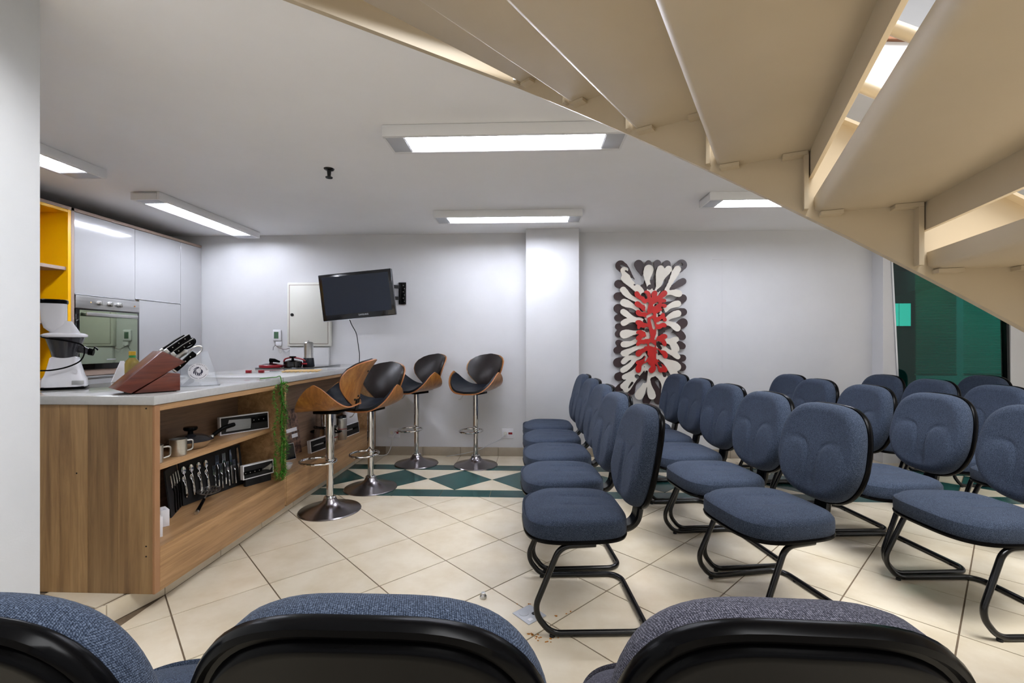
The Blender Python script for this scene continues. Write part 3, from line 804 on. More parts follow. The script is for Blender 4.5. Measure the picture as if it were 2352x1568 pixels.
MB().box(BX, FX - .004, 3.064, 4.86, .260, .290).obj('bottom_board', 'oakY', fc)
MB().box(FX - .02, FX + .0005, 3.064, 4.86, PF, .2865, .002, 2).obj('front_panel', 'oakY', fc)
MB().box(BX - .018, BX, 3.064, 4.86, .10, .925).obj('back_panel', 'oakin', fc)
MB().box(FX - .03, FX - .002, 3.064, 4.86, .905, .929, .001, 1).obj('top_rail', 'oakY', fc)
MB().box(BX, FX, 4.845, 4.865, .09, .925).obj('side_panel', 'oakY', fc)
w1 = MB().box(-2.505, -1.654, 1.957, 3.012, .9255, .9655, .004, 3).obj('worktop', 'slab'); tag(w1, 'grey quartz worktop carrying the juicer and the knife block', 'worktop', 'grey quartz worktops')
w2 = MB().box(-2.505, -1.654, 3.018, 4.862, .9305, .9705, .004, 3).obj('worktop', 'slab'); tag(w2, 'grey quartz worktop carrying the black hob', 'worktop', 'grey quartz worktops')
ZT, ZU = .9662, .9712

# ---- juicer
ju = thing('juicer', 'white slow juicer with dark bowl at the left end of the counter', 'juicer', (-2.378, 2.255, ZT), D2(38)); ju.scale = (.76, .76, 1)
MB().box(-.112, .112, -.085, .085, 0, .014, .01).obj('foot', 'black', ju)
mb = MB(); rr = []
for z, hx, hy in ((.013, .113, .088), (.03, .113, .088), (.05, .110, .084), (.07, .098, .074), (.12, .082, .066), (.158, .072, .062), (.165, .06, .05)):
    rr.append([((abs(math.cos(a)) ** .55) * math.copysign(hx, math.cos(a)), (abs(math.sin(a)) ** .55) * math.copysign(hy, math.sin(a)), z) for a in [2 * PI * k / 40 for k in range(40)]])
mb.rings(rr).obj('body', 'white', ju, 50)
MB().lathe([(.058, .155), (.064, .16), (.072, .19), (.100, .262), (.101, .268)], 40).obj('bowl', 'smoke', ju)
MB().lathe([(.104, .262), (.115, .266), (.115, .276), (.104, .281), (.080, .286)], 40).obj('bowl_lid', 'white', ju)
MB().lathe([(.081, .28), (.074, .29), (.042, .335), (.036, .345), (0, .347)], 36).obj('lid_cone', 'white', ju)
mb = MB(); rr = []
for z, hx, cx in ((.276, .03, -.012), (.29, .044, -.028), (.31, .057, -.044), (.35, .062, -.052), (.432, .064, -.054)):
    rr.append([(cx + (abs(math.cos(a)) ** .6) * math.copysign(hx, math.cos(a)), (abs(math.sin(a)) ** .6) * math.copysign(.055, math.sin(a)), z) for a in [2 * PI * k / 36 for k in range(36)]])
mb.rings(rr).obj('hopper', 'white', ju, 50)
rr = [[(-.054 + (abs(math.cos(a)) ** .6) * math.copysign(hx, math.cos(a)), (abs(math.sin(a)) ** .6) * math.copysign(hy, math.sin(a)), z) for a in [2 * PI * k / 36 for k in range(36)]] for z, hx, hy in ((.432, .066, .057), (.436, .070, .061), (.450, .070, .061), (.453, .066, .057))]
MB().rings(rr).obj('hopper_rim', 'black', ju)
so = MB().tube([(.075, -.01, .205), (.105, -.02, .195), (.128, -.025, .188)], [.022, .017, .015], 16).obj('spout', 'smoke', ju)
MB().tube([(.122, -.024, .19), (.147, -.03, .184)], [.019, .017], 16).tube([(.147, -.03, .195), (.152, -.031, .212), (.17, -.034, .198)], .005, 8).obj('spout_plug', 'black', so)
MB().box(.045, .105, -.0905, -.087, .024, .044, .002).obj('badge', 'steel', ju)
cp_ = smooth_path([(-.12, -.02, .285), (-.09, -.095, .262), (.02, -.11, .245), (.095, -.10, .225), (.108, -.09, .19), (.09, -.10, .145), (.03, -.112, .115), (-.05, -.115, .10), (-.14, -.10, .10)], 8)
cd = MB().tube(cp_, .0038, 8).obj('cord', 'black', ju)
MB().lathe([(.011, 0), (.011, .002), (0, .0022)], 20, (.062, -.079, .09), 'Y').obj('dial', 'white', ju)

# ---- knife block and knives
KB = thing('knife_block', 'reddish wooden knife block leaning on the near end of the counter', 'knife block', (-1.892, 2.031, ZT), math.atan2(.8, .6))
bw = .077
MB().prism([(-.02, .026), (.034, .004), (.245, .142), (.150, .196)], -bw, bw, 'Y', bev=.003).obj('body', 'blockwood', KB)
MB().prism([(.046, .004), (.222, .004), (.222, .086), (.172, .092)], -bw + .001, bw - .001, 'Y', bev=.003).obj('rear_block', 'blockwood', KB)
for x in (.04, .205):
    for y in (-.055, .055): MB().cyl((x, y, 0), .007, .006, 12).obj('foot', 'rubber', KB)
kmx = Matrix.Translation(KB.location) @ Matrix.Rotation(KB.rotation_euler.z, 4, 'Z')
ax = Vector((.775, 0, .632)).normalized()            # knife axis in the block's own frame
nx = Vector((-.632, 0, .775))
endm = [(.150, .196), (.245, .142)]
def knife(u, y, L, label, wide=.013, mk='black'):
    p = Vector((endm[0][0] + (endm[1][0] - endm[0][0]) * u, y, endm[0][1] + (endm[1][1] - endm[0][1]) * u)) + ax * .001
    w = kmx @ p
    t = thing('kitchen_knife', label, 'knife', w, KB.rotation_euler.z, 'knives in the block')
    m = frame_mx((0, 0, 0), ax, nx)
    MB().box(0, .018, -.008, .008, -wide * .9, wide * .9, .003, mx=frame_mx((0, 0, 0), ax, Vector((0, 1, 0)))).obj('bolster', 'steel', t)
    prof = [(.018, -wide * .75), (L * .3, -wide * .95), (L * .65, -wide * .7), (L * .9, -wide * 1.0), (L, -wide * .8), (L + .004, wide * .5), (L * .6, wide * .85), (.018, wide * .8)]
    MB().prism(prof, -.0085, .0085, 'Z', bev=.003, mx=frame_mx((0, 0, 0), ax, nx)).obj('handle', mk, t)
    MB().prism([(.018, wide * .82), (L * .6, wide * .88), (L + .004, wide * .55), (L + .005, wide * .7), (L * .6, wide * 1.0), (.018, wide * .95)], -.004, .004, 'Z', mx=frame_mx((0, 0, 0), ax, nx)).obj('tang', 'steel', t)
    for k in (.3, .55, .8): MB().lathe([(.0022, -.0095), (.0022, .0095)], 10, (0, 0, 0), 'Y').xf(Matrix.Translation(ax * (L * k))).obj('rivet', 'steel', t)
    return t
knife(.16, -.048, .130, 'longest knife in the block, nearest its high front edge')
knife(.14, .012, .126, 'second long knife beside the longest one in the block')
knife(.44, -.050, .118, 'knife with broad handle in the middle row of the block')
knife(.42, .005, .115, 'knife behind the middle row of the block, beside the scissors', .011)
w = kmx @ Vector((.256, -.030, .10)); t = thing('kitchen_knife', 'riveted knife sticking out low, under the end of the block', 'knife', kmx @ Vector((.212, -.052, .1085)), KB.rotation_euler.z, 'knives in the block')
mm = frame_mx((0, 0, 0), Vector((.70, 0, .714)), Vector((-.714, 0, .70)))
MB().prism([(-.012, -.012), (.03, -.013), (.07, -.010), (.096, -.017), (.108, -.012), (.108, .012), (.05, .011), (-.012, .012)], -.008, .008, 'Z', bev=.003, mx=mm).obj('handle', 'black', t)
for k in (.02, .05, .08): MB().lathe([(.0028, -.009), (.0028, .009)], 10, (0, 0, 0), 'Y').xf(Matrix.Translation(Vector((.70, 0, .714)) * k)).obj('rivet', 'steel', t)
MB().box(-.016, -.006, -.008, .008, -.012, .012, .002, mx=mm @ Matrix.Rotation(PI / 2, 4, 'X')).obj('bolster', 'steel', t)
t = thing('kitchen_scissors', 'kitchen scissors with steel and black loops in the knife block', 'scissors', kmx @ (Vector((.222, -.01, .157))), KB.rotation_euler.z)
sm = frame_mx((0, 0, 0), ax, nx)
MB().prism([(-.004, -.010), (.05, -.012), (.062, -.004), (.062, .006), (.05, .012), (-.004, .010)], -.003, .003, 'Z', bev=.001, mx=sm).obj('shank', 'steel', t)
for s_, m_ in ((-1, 'steel'), (1, 'black')):
    lp = [sm @ Vector((.088 + .032 * math.cos(a) * 1.0, s_ * .024 + .019 * math.sin(a), s_ * .002)) for a in [2 * PI * k / 28 for k in range(28)]]
    MB().tube(lp, .0045, 8, closed=True).obj('loop', m_, t)
# ---- oil bottle and the folded white card behind the block
t = thing('oil_bottle', 'small oil bottle with gold cap behind the knife block', 'bottle', (-2.385, 2.66, ZT))
MB().lathe([(.034, 0), (.036, .006), (.036, .11), (.030, .128), (.018, .142), (.015, .150), (.015, .152), (0, .152)], 24).obj('glass', 'oil', t)
MB().lathe([(.0165, .146), (.0165, .160)], 20).obj('collar', 'greenlabel', t)
MB().lathe([(.0175, .160), (.0175, .182), (.016, .184), (0, .184)], 20).obj('cap', 'gold', t)
t = thing('table_card', 'folded white card standing behind the oil bottle', 'card', (-2.485, 2.70, ZT), .0)
MB().prism([(-.075, 0), (.075, 0), (.012, .125), (-.012, .125)], -.001, .002, 'X').obj('front_leaf', 'whitemat', t)
# ---- acrylic stand with round lion emblem
t = thing('display_stand', 'clear acrylic stand with a round lion emblem on the counter', 'stand', (-1.845, 2.455, ZT), D2(38))
# local: x along the front, -y towards the viewer
fr = [(-.115, -.055), (.115, -.055), (.062, .0), (-.062, .0)]
def pl(x, z): return (x, -.055 + .06 * z / .19, z)
MB().faces([pl(-.115, 0), pl(.115, 0), pl(.058, .19), pl(-.058, .19)] + [(p[0], p[1] + .004, p[2]) for p in (pl(-.115, 0), pl(.115, 0), pl(.058, .19), pl(-.058, .19))], [(0, 1, 2, 3), (7, 6, 5, 4), (0, 4, 5, 1), (1, 5, 6, 2), (2, 6, 7, 3), (3, 7, 4, 0)]).obj('front_sheet', 'acrylic', t)
MB().faces([(-.115, .065, 0), (.115, .065, 0), (.058, .009, .19), (-.058, .009, .19), (-.115, .061, 0), (.115, .061, 0), (.058, .005, .19), (-.058, .005, .19)], [(0, 1, 2, 3), (7, 6, 5, 4), (0, 4, 5, 1), (1, 5, 6, 2), (2, 6, 7, 3), (3, 7, 4, 0)]).obj('rear_sheet', 'acrylic', t)
MB().box(-.115, .115, -.055, .065, 0, .004).obj('base_sheet', 'acrylic', t)
ctr = Vector(pl(.015, .078)); em = frame_mx(ctr + Vector((0, -.0012, 0)), (1, 0, 0), (0, .06, .19))
emb = MB().lathe([(.047, 0), (.047, .0008), (0, .0008)], 48).xf(em).obj('emblem', 'whitemat', t)
lb = MB()
word = 'ROYAL PRESTIGE'
for i, chh in enumerate(word):
    if chh == ' ': continue
    a = D2(168 - i * 156 / (len(word) - 1)); R_ = .0395
    text_mb(chh, .0105, .0003, em @ Matrix.Translation((R_ * math.cos(a), R_ * math.sin(a), .0012)) @ Matrix.Rotation(a - PI / 2, 4, 'Z'), lb)
for a0, a1 in ((205, 266), (274, 335)):      # the fine lower line of print reads only as an arc
    q = [(r * math.cos(D2(a0 + (a1 - a0) * k / 16)), r * math.sin(D2(a0 + (a1 - a0) * k / 16)), .001) for r in (.0385, .0405) for k in range(17)]
    lb.grid([[em @ Vector(p) for p in q[:17]], [em @ Vector(p) for p in q[17:]]])
lb.obj('lettering', 'navy', emb)
ln = MB()
def leaf(pts_in, pts_out):
    a = smooth_path([(p[0], p[1], .0014) for p in pts_in], 5); b = smooth_path([(p[0], p[1], .0014) for p in pts_out], 5)
    ln.grid([[em @ p for p in a], [em @ p for p in b]])
S_ = .001
def L(*p): return [(x * S_, y * S_) for x, y in p]
# mane locks sweeping round a white face in profile, looking right
leaf(L((0, 20), (-14, 19), (-24, 8)), L((-2, 16), (-13, 14), (-24, 7)))
leaf(L((-5, 15), (-17, 9), (-23, -4), (-21, -14)), L((-5, 14), (-14, 4), (-17, -6), (-20, -14)))
leaf(L((-8, 10), (-14, 0), (-15, -14), (-7, -25)), L((-9, 6), (-10, -4), (-10, -15), (-6, -25)))
leaf(L((-7, 2), (-8, -8), (-5, -18), (-1, -26)), L((-6, 0), (-3, -9), (1, -18), (0, -26)))
leaf(L((-4, -6), (0, -12), (3, -18), (3, -25)), L((-2, -7), (5, -12), (9, -18), (8, -24)))
leaf(L((1, -9), (8, -13), (12, -17), (11, -22)), L((4, -8), (11, -9), (15, -12), (14, -21)))
leaf(L((5, 17), (12, 9), (12, 0), (9, -8)), L((8, 16), (18, 8), (21, -2), (18, -12)))
leaf(L((-9, 25), (-4, 25), (2, 21), (3, 17)), L((-14, 22), (-6, 21), (0, 18), (3, 16.5)))
leaf(L((-1, 27), (3, 25), (6, 21)), L((-3, 25), (1, 22), (5, 20)))
leaf(L((7, 22), (11, 20), (13, 17)), L((6, 20), (9, 18), (13, 17)))
ln.box(1.5 * S_, 4 * S_, 8 * S_, 9 * S_, .0012, .0015, mx=em).box(5 * S_, 8 * S_, -3 * S_, -2 * S_, .0012, .0015, mx=em).box(7 * S_, 10 * S_, 3 * S_, 5 * S_, .0012, .0015, mx=em)
ln.obj('lion_head', 'navy', emb)

# ---- hob and what stands by it
hob = thing('hob', 'black glass hob let onto the far worktop', 'hob', (-2.225, 4.37, ZU))
MB().box(-.245, .245, -.345, .345, 0, .006, .002).obj('glass', 'blackgloss', hob)
for x, y, r in ((-.11, -.17, .08), (.11, -.17, .10), (-.11, .17, .10), (.11, .17, .08)): MB().lathe([(r, .0061), (r + .002, .0063), (r + .002, .0061)], 32, (x, y, 0), cap0=False, cap1=False).obj('ring_mark', 'diffuser', hob)
ZH = ZU + .0062
t = thing('moka_pot', 'tall steel coffee maker with black lower half on the hob', 'coffee maker', (-2.10, 4.27, ZH))
MB().lathe([(.052, 0), (.054, .004), (.046, .078), (.044, .082), (0, .082)], 28).obj('lower_half', 'leather2', t)
MB().lathe([(.042, .082), (.040, .10), (.041, .205), (.043, .222), (.0, .224)], 28).obj('upper_half', 'steel', t)
MB().lathe([(.043, .222), (.036, .232), (.008, .236), (.005, .238), (.007, .246), (0, .25)], 20, cap0=False).obj('lid', 'steel', t)
t = thing('saucepan', 'black saucepan with arched red handle on the hob', 'pan', (-2.20, 4.17, ZH))
MB().lathe([(.07, 0), (.078, .005), (.08, .05), (.082, .052), (.078, .052), (.075, .008), (0, .008)], 32).obj('body', 'blackgloss', t)
MB().tube(smooth_path([(-.085, 0, .045), (-.07, 0, .075), (0, 0, .088), (.08, 0, .075), (.12, 0, .055)], 6), .007, 10).obj('handle', 'red', t)
MB().lathe([(.074, .052), (.04, .062), (.012, .066), (.010, .085), (.03, .092), (.028, .10), (0, .102)], 24, cap0=False).obj('lid', 'black', t)
MB().tube([(.078, .02, .03), (.12, .03, .028)], .009, 10).obj('side_grip', 'red', t)
t = thing('glass_lid', 'low glass lid with dark rim and black knob left of the saucepan', 'lid', (-2.37, 4.11, ZH))
MB().lathe([(.098, 0), (.10, .004), (.10, .020), (.094, .024), (.092, .004)], 40, cap0=False, cap1=False).obj('rim', 'red', t)
MB().lathe([(.094, .022), (.06, .034), (.02, .039), (0, .039)], 32, cap0=False).obj('dome', 'acrylic', t)
MB().lathe([(.016, .038), (.012, .052), (.02, .056)], 20).tube([(-.012, 0, .066), (.03, .004, .064), (.075, .01, .05)], [.018, .016, .008], 12).obj('knob', 'black', t)
t = thing('trivet', 'pale openwork wooden trivet lying by the hob', 'trivet', (-1.83, 3.62, ZU), .3)
mb = MB()
for k in range(9): mb.box(-.13 + .03 * k, -.118 + .03 * k, -.10, .10, 0, .007, .001)
for y in (-.095, -.03, .03, .095): mb.box(-.135, .135, y - .006, y + .006, .006, .011, .001)
mb.obj('lattice', 'bamboo', t)
t = thing('pot_grip', 'red and steel pot grip lying on the far worktop', 'pot grip', (-2.11, 3.44, ZU), .2)
for x in (-.045, .045): MB().box(x - .020, x + .020, -.012, .012, 0, .022, .004).obj('grip', 'red', t)
MB().box(-.03, .03, -.004, .004, .008, .013, .001).obj('bar', 'steel', t)

# ---- hanging artificial plant at the joint of the cabinets
t = thing('hanging_plant', 'artificial green trailing plant hanging down the counter divider', 'plant', (FX + .028, 2.955, .965)); t.scale = (1, 1.35, 1)
mb = MB(); rp = random.Random(3)
for dy, top, bot in ((-.055, -.03, -.63), (.0, -.02, -.65), (.028, -.02, -.64), (.012, -.02, -.66)):
    z = top
    while z > bot:
        for s in range(5):
            a = rp.uniform(0, 2 * PI); l = rp.uniform(.016, .036) * (.7 if dy < -.03 else 1); w = rp.uniform(.002, .0035)
            c = Vector((.01 * math.sin(z * 30 + dy * 90), dy + .006 * math.cos(z * 25), z)); d = Vector((max(-.35, math.cos(a)) * .8, math.sin(a), rp.uniform(-.7, .2))).normalized()
            n = d.cross(Vector((0, 0, 1))).normalized()
            mb.faces([c, c + d * l * .5 + n * w, c + d * l, c + d * l * .5 - n * w], [(0, 1, 2, 3)])
        z -= .0055
stuff(mb.obj('foliage', 'grass', t, recalc=False))
MB().tube(smooth_path([(-.10, -.06, .006), (-.03, -.02, .012), (-.004, 0, -.01), (0, .0, -.3), (0, 0, -.65)], 6), .003, 6).obj('stem', 'grass', t)
mb = MB()
for k in range(7):
    a = -1.2 + .4 * k; c = Vector((.005, .0, -.035)); d = Vector((.5, math.sin(a), .25 + .1 * k % .3)).normalized(); n = d.cross(Vector((0, 0, 1))).normalized()
    mb.faces([c, c + d * .015 + n * .007, c + d * .03, c + d * .015 - n * .007], [(0, 1, 2, 3)])
mb.obj('top_leaves', 'leafbright', t, recalc=False)

# ---- things on the shelf of the near cabinet
def mug(x, y, label, rz):
    t = thing('steel_mug', label, 'mug', (x, y, .6265), rz, 'steel mugs on the shelf')
    MB().lathe([(.036, 0), (.038, .003), (.038, .082), (.039, .084), (.036, .084), (.035, .006), (0, .006)], 32).obj('body', 'steel', t)
    MB().tube(fillet([(.036, 0, .070), (.068, 0, .070), (.066, 0, .022), (.036, 0, .016)], .012, 5), .0045, 8).obj('handle', 'steel', t)
    return t
mug(-1.800, 2.278, 'steel mug standing free, next to the lidded pan on the shelf', D2(60))
mug(-1.800, 2.125, 'steel mug at the shelf end, half behind the counter side', D2(55))
mug(-1.900, 2.165, 'steel mug with dark lid, behind the mug at the shelf end', D2(40))
t = thing('frying_pan', 'lidded steel frying pan with black knob on the shelf', 'pan', (-1.862, 2.445, .6265), D2(68))
MB().lathe([(.062, 0), (.075, .004), (.105, .038), (.109, .042), (.104, .042), (.073, .008), (0, .008)], 40).obj('body', 'chrome', t)
MB().lathe([(.106, .042), (.098, .050), (.06, .068), (.02, .076), (0, .077)], 36, cap0=False).obj('lid', 'smoke', t)
MB().lathe([(.014, .074), (.012, .090), (.030, .096), (.034, .104), (.032, .114), (0, .116)], 24).obj('knob', 'black', t)
MB().tube([(.100, 0, .036), (.125, 0, .046)], .009, 10).obj('handle_neck', 'steel', t)
MB().tube(smooth_path([(.122, 0, .045), (.18, 0, .075), (.25, 0, .088)], 5), [.011] * 5 + [.013] * 5 + [.011], 12).obj('handle', 'black', t)
def frame_box(name, label, x, y, z, L_, H_, rz, tilt, art, group='boxed knives with picture fronts'):
    """flat white box with a black picture front, leaning back; local x along its front, -y outwards"""
    t = thing(name, label, 'display box', (x, y, z), rz, group); t.rotation_euler = (tilt, 0, rz)
    MB().box(-L_ / 2, L_ / 2, 0, .03, 0, H_, .001, 1).obj('box', 'whitemat', t)
    fr_ = MB().box(-L_ / 2 + .007, L_ / 2 - .007, -.0015, .001, .007, H_ - .007).obj('front', 'blackmat', t)
    if art == 'cleaver':
        MB().prism([(-.12, .02), (.03, .02), (.04, H_ - .03), (-.10, H_ - .022)], -.003, -.001, 'Y').obj('blade', 'steel', t)
        MB().box(.035, .138, -.008, -.001, H_ * .45, H_ * .8, .003).obj('handle', 'black', t)
        for k in range(3): MB().cyl((.05 + .032 * k, -.0095, H_ * .62), .003, .003, 10, 'Y').obj('rivet', 'steel', t)
    elif art == 'rivets':
        MB().prism([(.02, H_ * .45), (.05, H_ * .4), (.075, H_ * .3), (.09, H_ * .5), (.085, H_ * .75), (.06, H_ * .62)], -.004, -.001, 'Y').obj('blade', 'steel', t)
        MB().box(-.10, .02, -.006, -.001, H_ * .34, H_ * .58, .003).obj('handle', 'black', t)
        for k in range(4): MB().cyl((-.09 + .03 * k, -.0075, H_ * .46), .0028, .003, 10, 'Y').obj('rivet', 'steel', t)
    elif art == 'thin':
        MB().prism([(-L_ * .42, H_ * .5), (L_ * .05, H_ * .46), (L_ * .05, H_ * .56), (-L_ * .3, H_ * .58)], -.003, -.001, 'Y').obj('blade', 'steel', t)
        MB().box(L_ * .05, L_ * .4, -.006, -.001, H_ * .42, H_ * .6, .002).obj('handle', 'black', t)
    return t
# fronts face the hall (+x): rotate so that local -y points to +x
RZ = PI / 2
frame_box('knife_box', 'long black knife box with white border on the upper shelf', -1.836, 2.892, .6268, .306, .112, RZ - .53, -.06, 'cleaver')
frame_box('knife_box', 'short knife box with four rivets, right of the cutlery board', -1.768, 2.925, .3308, .205, .090, RZ - .47, -.05, 'rivets')
st2 = [o for o in bpy.data.objects if o.name.startswith('knife_box')][-1]
MB().box(-.085, .085, .004, .028, -.045, -.0005).obj('support', 'blackmat', st2)
frame_box('knife_box', 'black box with white border in front of the stacked pots', -1.775, 3.86, .2905, .31, .105, RZ - .18, -.10, 'thin')
frame_box('knife_box', 'last black box with white border, before the white appliance', -1.76, 4.47, .2905, .30, .115, RZ - .12, -.10, 'thin')

# ---- cutlery display: wide leaning board and narrow angled board
cb = thing('cutlery_board', 'wide black board with spoons, forks and knives, leaning in the cabinet', 'display board', (-1.905, 2.712, .2858), 0)
cb.rotation_euler = (-.14, 0, RZ - .187)
MB().box(-.216, .216, 0, .008, 0, .255, .001, 1).obj('board', 'blackmat', cb)
cb2 = thing('cutlery_board', 'narrow black board with four black-handled serving forks, leaning at left', 'display board', (-1.915, 2.418, .2858), 0)
cb2.rotation_euler = (-.12, 0, RZ + .426)
MB().box(-.098, .098, 0, .008, 0, .25, .001, 1).obj('board', 'blackmat', cb2)
cb3 = thing('cutlery_board', 'black board at the cabinet end, half hidden behind the counter side', 'display board', (-1.935, 2.20, .2858), 0)
cb3.rotation_euler = (-.14, 0, RZ + .1)
MB().box(-.10, .10, 0, .008, 0, .26, .001, 1).obj('board', 'blackmat', cb3)
bpy.context.view_layer.update()
def on_board(board, x, z, name, label, cat, group, ang=0.0):
    t = thing(name, label, cat, (0, 0, 0), 0, group)
    t.matrix_world = board.matrix_world @ Matrix.Translation((x, -.0005, z)) @ Matrix.Rotation(ang, 4, 'Y')
    return t
def spoon_parts(t, L_, w):
    prof = []
    MB().grid([[(w * math.sin(a) * q, -.004 - .006 * (1 - q * q) * 0 - .004 * q, L_ - w * 1.5 + w * 1.5 * math.cos(a) * q) for a in [2 * PI * k / 20 for k in range(21)]] for q in (1, .66, .33, .02)]).obj('bowl', 'chrome', t, 80)
    MB().tube(smooth_path([(0, -.006, L_ - w * 3), (0, -.010, L_ * .5), (0, -.006, 0)], 6), [.0022] * 4 + [.003] * 5 + [.0045] * 4, 8).obj('handle', 'chrome', t)
def fork_parts(t, L_, w, hm='chrome'):
    MB().box(-w, w, -.007, -.005, L_ - .060, L_ - .040, .001, 1).obj('neck', 'chrome', t)
    for k in range(4):
        x = -w + .002 + (2 * w - .004) * k / 3; MB().box(x - .0014, x + .0014, -.0075, -.005, L_ - .045, L_, .0005, 1).obj('tine', 'chrome', t)
    MB().tube(smooth_path([(0, -.006, L_ - .058), (0, -.010, L_ * .5), (0, -.006, 0)], 6), [.0022] * 4 + [.003] * 5 + [.0048] * 4, 8).obj('handle', hm, t)
def knife_parts(t, L_):
    MB().prism([(-.009, L_ * .48), (.007, L_ * .48), (.009, L_ * .8), (.004, L_), (-.006, L_ * .97), (-.009, L_ * .7)], -.007, -.005, 'Y').obj('blade', 'chrome', t)
    MB().prism([(-.006, 0), (.006, 0), (.007, L_ * .3), (.005, L_ * .5), (-.006, L_ * .5), (-.007, L_ * .3)], -.009, -.004, 'Y', bev=.0015).obj('handle', 'steel', t)
NTH_ = ['leftmost', 'second', 'third', 'rightmost']
for k in range(4):
    x = -.190 + .048 * k
    t = on_board(cb, x, .052, 'table_spoon', '%s of the four large spoons on the black board' % NTH_[k], 'spoon', 'large spoons on the board', D2(-3)); spoon_parts(t, .165, .0145)
    t = on_board(cb, x - .006, .042, 'tea_spoon', '%s of the four small spoons under the large ones' % NTH_[k], 'spoon', 'small spoons on the board', D2(-3)); spoon_parts(t, .120, .0105)
for k in range(4):
    x = -.004 + .050 * k
    t = on_board(cb, x, .022, 'dessert_fork', '%s of the four short forks low on the board' % NTH_[k], 'fork', 'short forks on the board', D2(1)); fork_parts(t, .150, .0105)
for k in range(2):
    t = on_board(cb, .021 + .050 * k, .038, 'table_fork', '%s long fork high on the board' % ('left' if k == 0 else 'right'), 'fork', 'long forks on the board', D2(2)); fork_parts(t, .190, .0125)
    t = on_board(cb, .121 + .056 * k, .026, 'table_knife', '%s table knife at the board end' % ('left' if k == 0 else 'right'), 'knife', 'table knives on the board', D2(2)); knife_parts(t, .215)
for k in range(4):
    t = on_board(cb2, -.050 + .042 * k, .012, 'serving_fork', '%s of the four black-handled serving forks' % NTH_[k], 'fork', 'black-handled forks', D2(-8))
    MB().tube(smooth_path([(0, -.006, 0), (-.004, -.012, .05), (.0, -.018, .11), (.004, -.012, .145)], 6), .0035, 8).obj('handle', 'black', t)
    for q in range(3): MB().box(-.006 + .005 * q, -.003 + .005 * q, -.016, -.013, .145, .205, .0006, 1).obj('tine', 'chrome', t)
    MB().box(-.007, .009, -.016, -.012, .138, .150, .001, 1).obj('neck', 'chrome', t)
# slotted spatula propped against the board
sa = Vector((-1.780, 2.385, .298)); sb = Vector((-1.868, 2.60, .345)); sd = (sb - sa).normalized()
t = thing('slotted_spatula', 'slotted steel spatula with dark handle propped in front of the cutlery', 'spatula', sa)
sm = frame_mx((0, 0, 0), sd, Vector((.925, .378, 0)))
MB().tube([(0, 0, 0), sd * .13], [.0095, .008], 12).obj('handle', 'black', t)
MB().tube([sd * -.012, sd * .004], .010, 12).obj('end_cap', 'steel', t)
MB().tube([sd * .13, sd * .19], .004, 8).obj('shank', 'steel', t)
hc = .235
def spat_ring(q): return [sm @ Vector((hc + .052 * q * math.cos(a), .060 * q * math.sin(a), 0)) for a in [2 * PI * k / 32 for k in range(32)]]
mb = MB()
# perforated head: rim plus bars left between the slots
for z in (0,):
    rr = [[p + sm.to_3x3() @ Vector((0, 0, dz)) for p in spat_ring(q)] for q, dz in ((.86, -.001), (1, -.001), (1, .001), (.86, .001))]
    mb.rings(rr + [rr[0]], cap=False)
for k in range(7):
    yy = -.048 + .016 * k; hl = .052 * .9 * math.sqrt(max(0.05, 1 - (yy / .060) ** 2)); mb.box(hc - hl, hc + hl, yy - .0042, yy + .0042, -.001, .001, mx=sm)
mb.box(hc - .006, hc + .006, -.054, .054, -.001, .001, mx=sm)
mb.obj('head', 'steel', t)
for lab, x, y, h, rz in (('white block box with a small print on top, before the black forks', -1.846, 2.236, .082, D2(53)), ('white box at the cabinet end, cut off by the counter side', -1.775, 2.108, .095, D2(53))):
    t = thing('white_box', lab, 'box', (x, y, .2858), rz, 'white boxes in the cabinet')
    MB().box(-.019, .019, -.036, .036, 0, h, .0015).obj('carton', 'whitemat', t)
    if h < .09: MB().prism([(-.004, -.02), (.008, -.02), (.006, -.012), (.001, -.006), (-.003, -.013)], h + .0001, h + .0006, 'Z').obj('print', 'diffuser', t)

# ---- things in the far cabinet
t = thing('brochure_panel', 'food picture panel with two white text strips behind the plant', 'picture', (-1.925, 3.66, .2905), RZ - .12); t.rotation_euler = (-.15, 0, RZ - .12)
MB().box(-.115, .115, 0, .006, 0, .37, .001, 1).obj('panel', 'photo', t)
MB().box(-.05, .085, -.002, 0, .185, .215).obj('text_strip', 'whitemat', t); MB().box(.01, .085, -.002, 0, .135, .165).obj('text_strip', 'whitemat', t)
t = thing('tablet', 'black tablet with white border leaning behind the hanging plant', 'tablet', (-1.87, 3.50, .2905), RZ); t.rotation_euler = (-.28, 0, RZ - .5); t.scale = (.62, 1, .55)
MB().box(-.09, .09, 0, .012, 0, .23, .004).obj('border', 'whitemat', t); MB().box(-.083, .083, -.0015, .001, .007, .223).obj('screen', 'blackgloss', t)
t = thing('white_bowl', 'small white bowl at the foot of the hanging plant', 'bowl', (-1.755, 3.235, .2905))
MB().lathe([(.022, 0), (.03, .006), (.042, .035), (.044, .042), (.04, .04), (.028, .01), (0, .01)], 24).obj('bowl', 'white', t)
t = thing('stock_pot', 'large steel stock pot at the bottom of the pot stack', 'pot', (-1.85, 4.09, .2905)); t.scale = (.84, .84, .95)
MB().lathe([(.115, 0), (.122, .006), (.122, .15), (.126, .156), (.118, .156), (.116, .01), (0, .01)], 40).obj('body', 'chrome', t)
MB().lathe([(.1235, .06), (.1245, .063), (.1235, .068)], 40, cap0=False, cap1=False).obj('red_line', 'red', t)
for s in (-1, 1): MB().tube(fillet([(s * .12, -.035, .11), (s * .16, -.035, .115), (s * .16, .035, .115), (s * .12, .035, .11)], .02, 4), .007, 8).obj('handle', 'black', t)
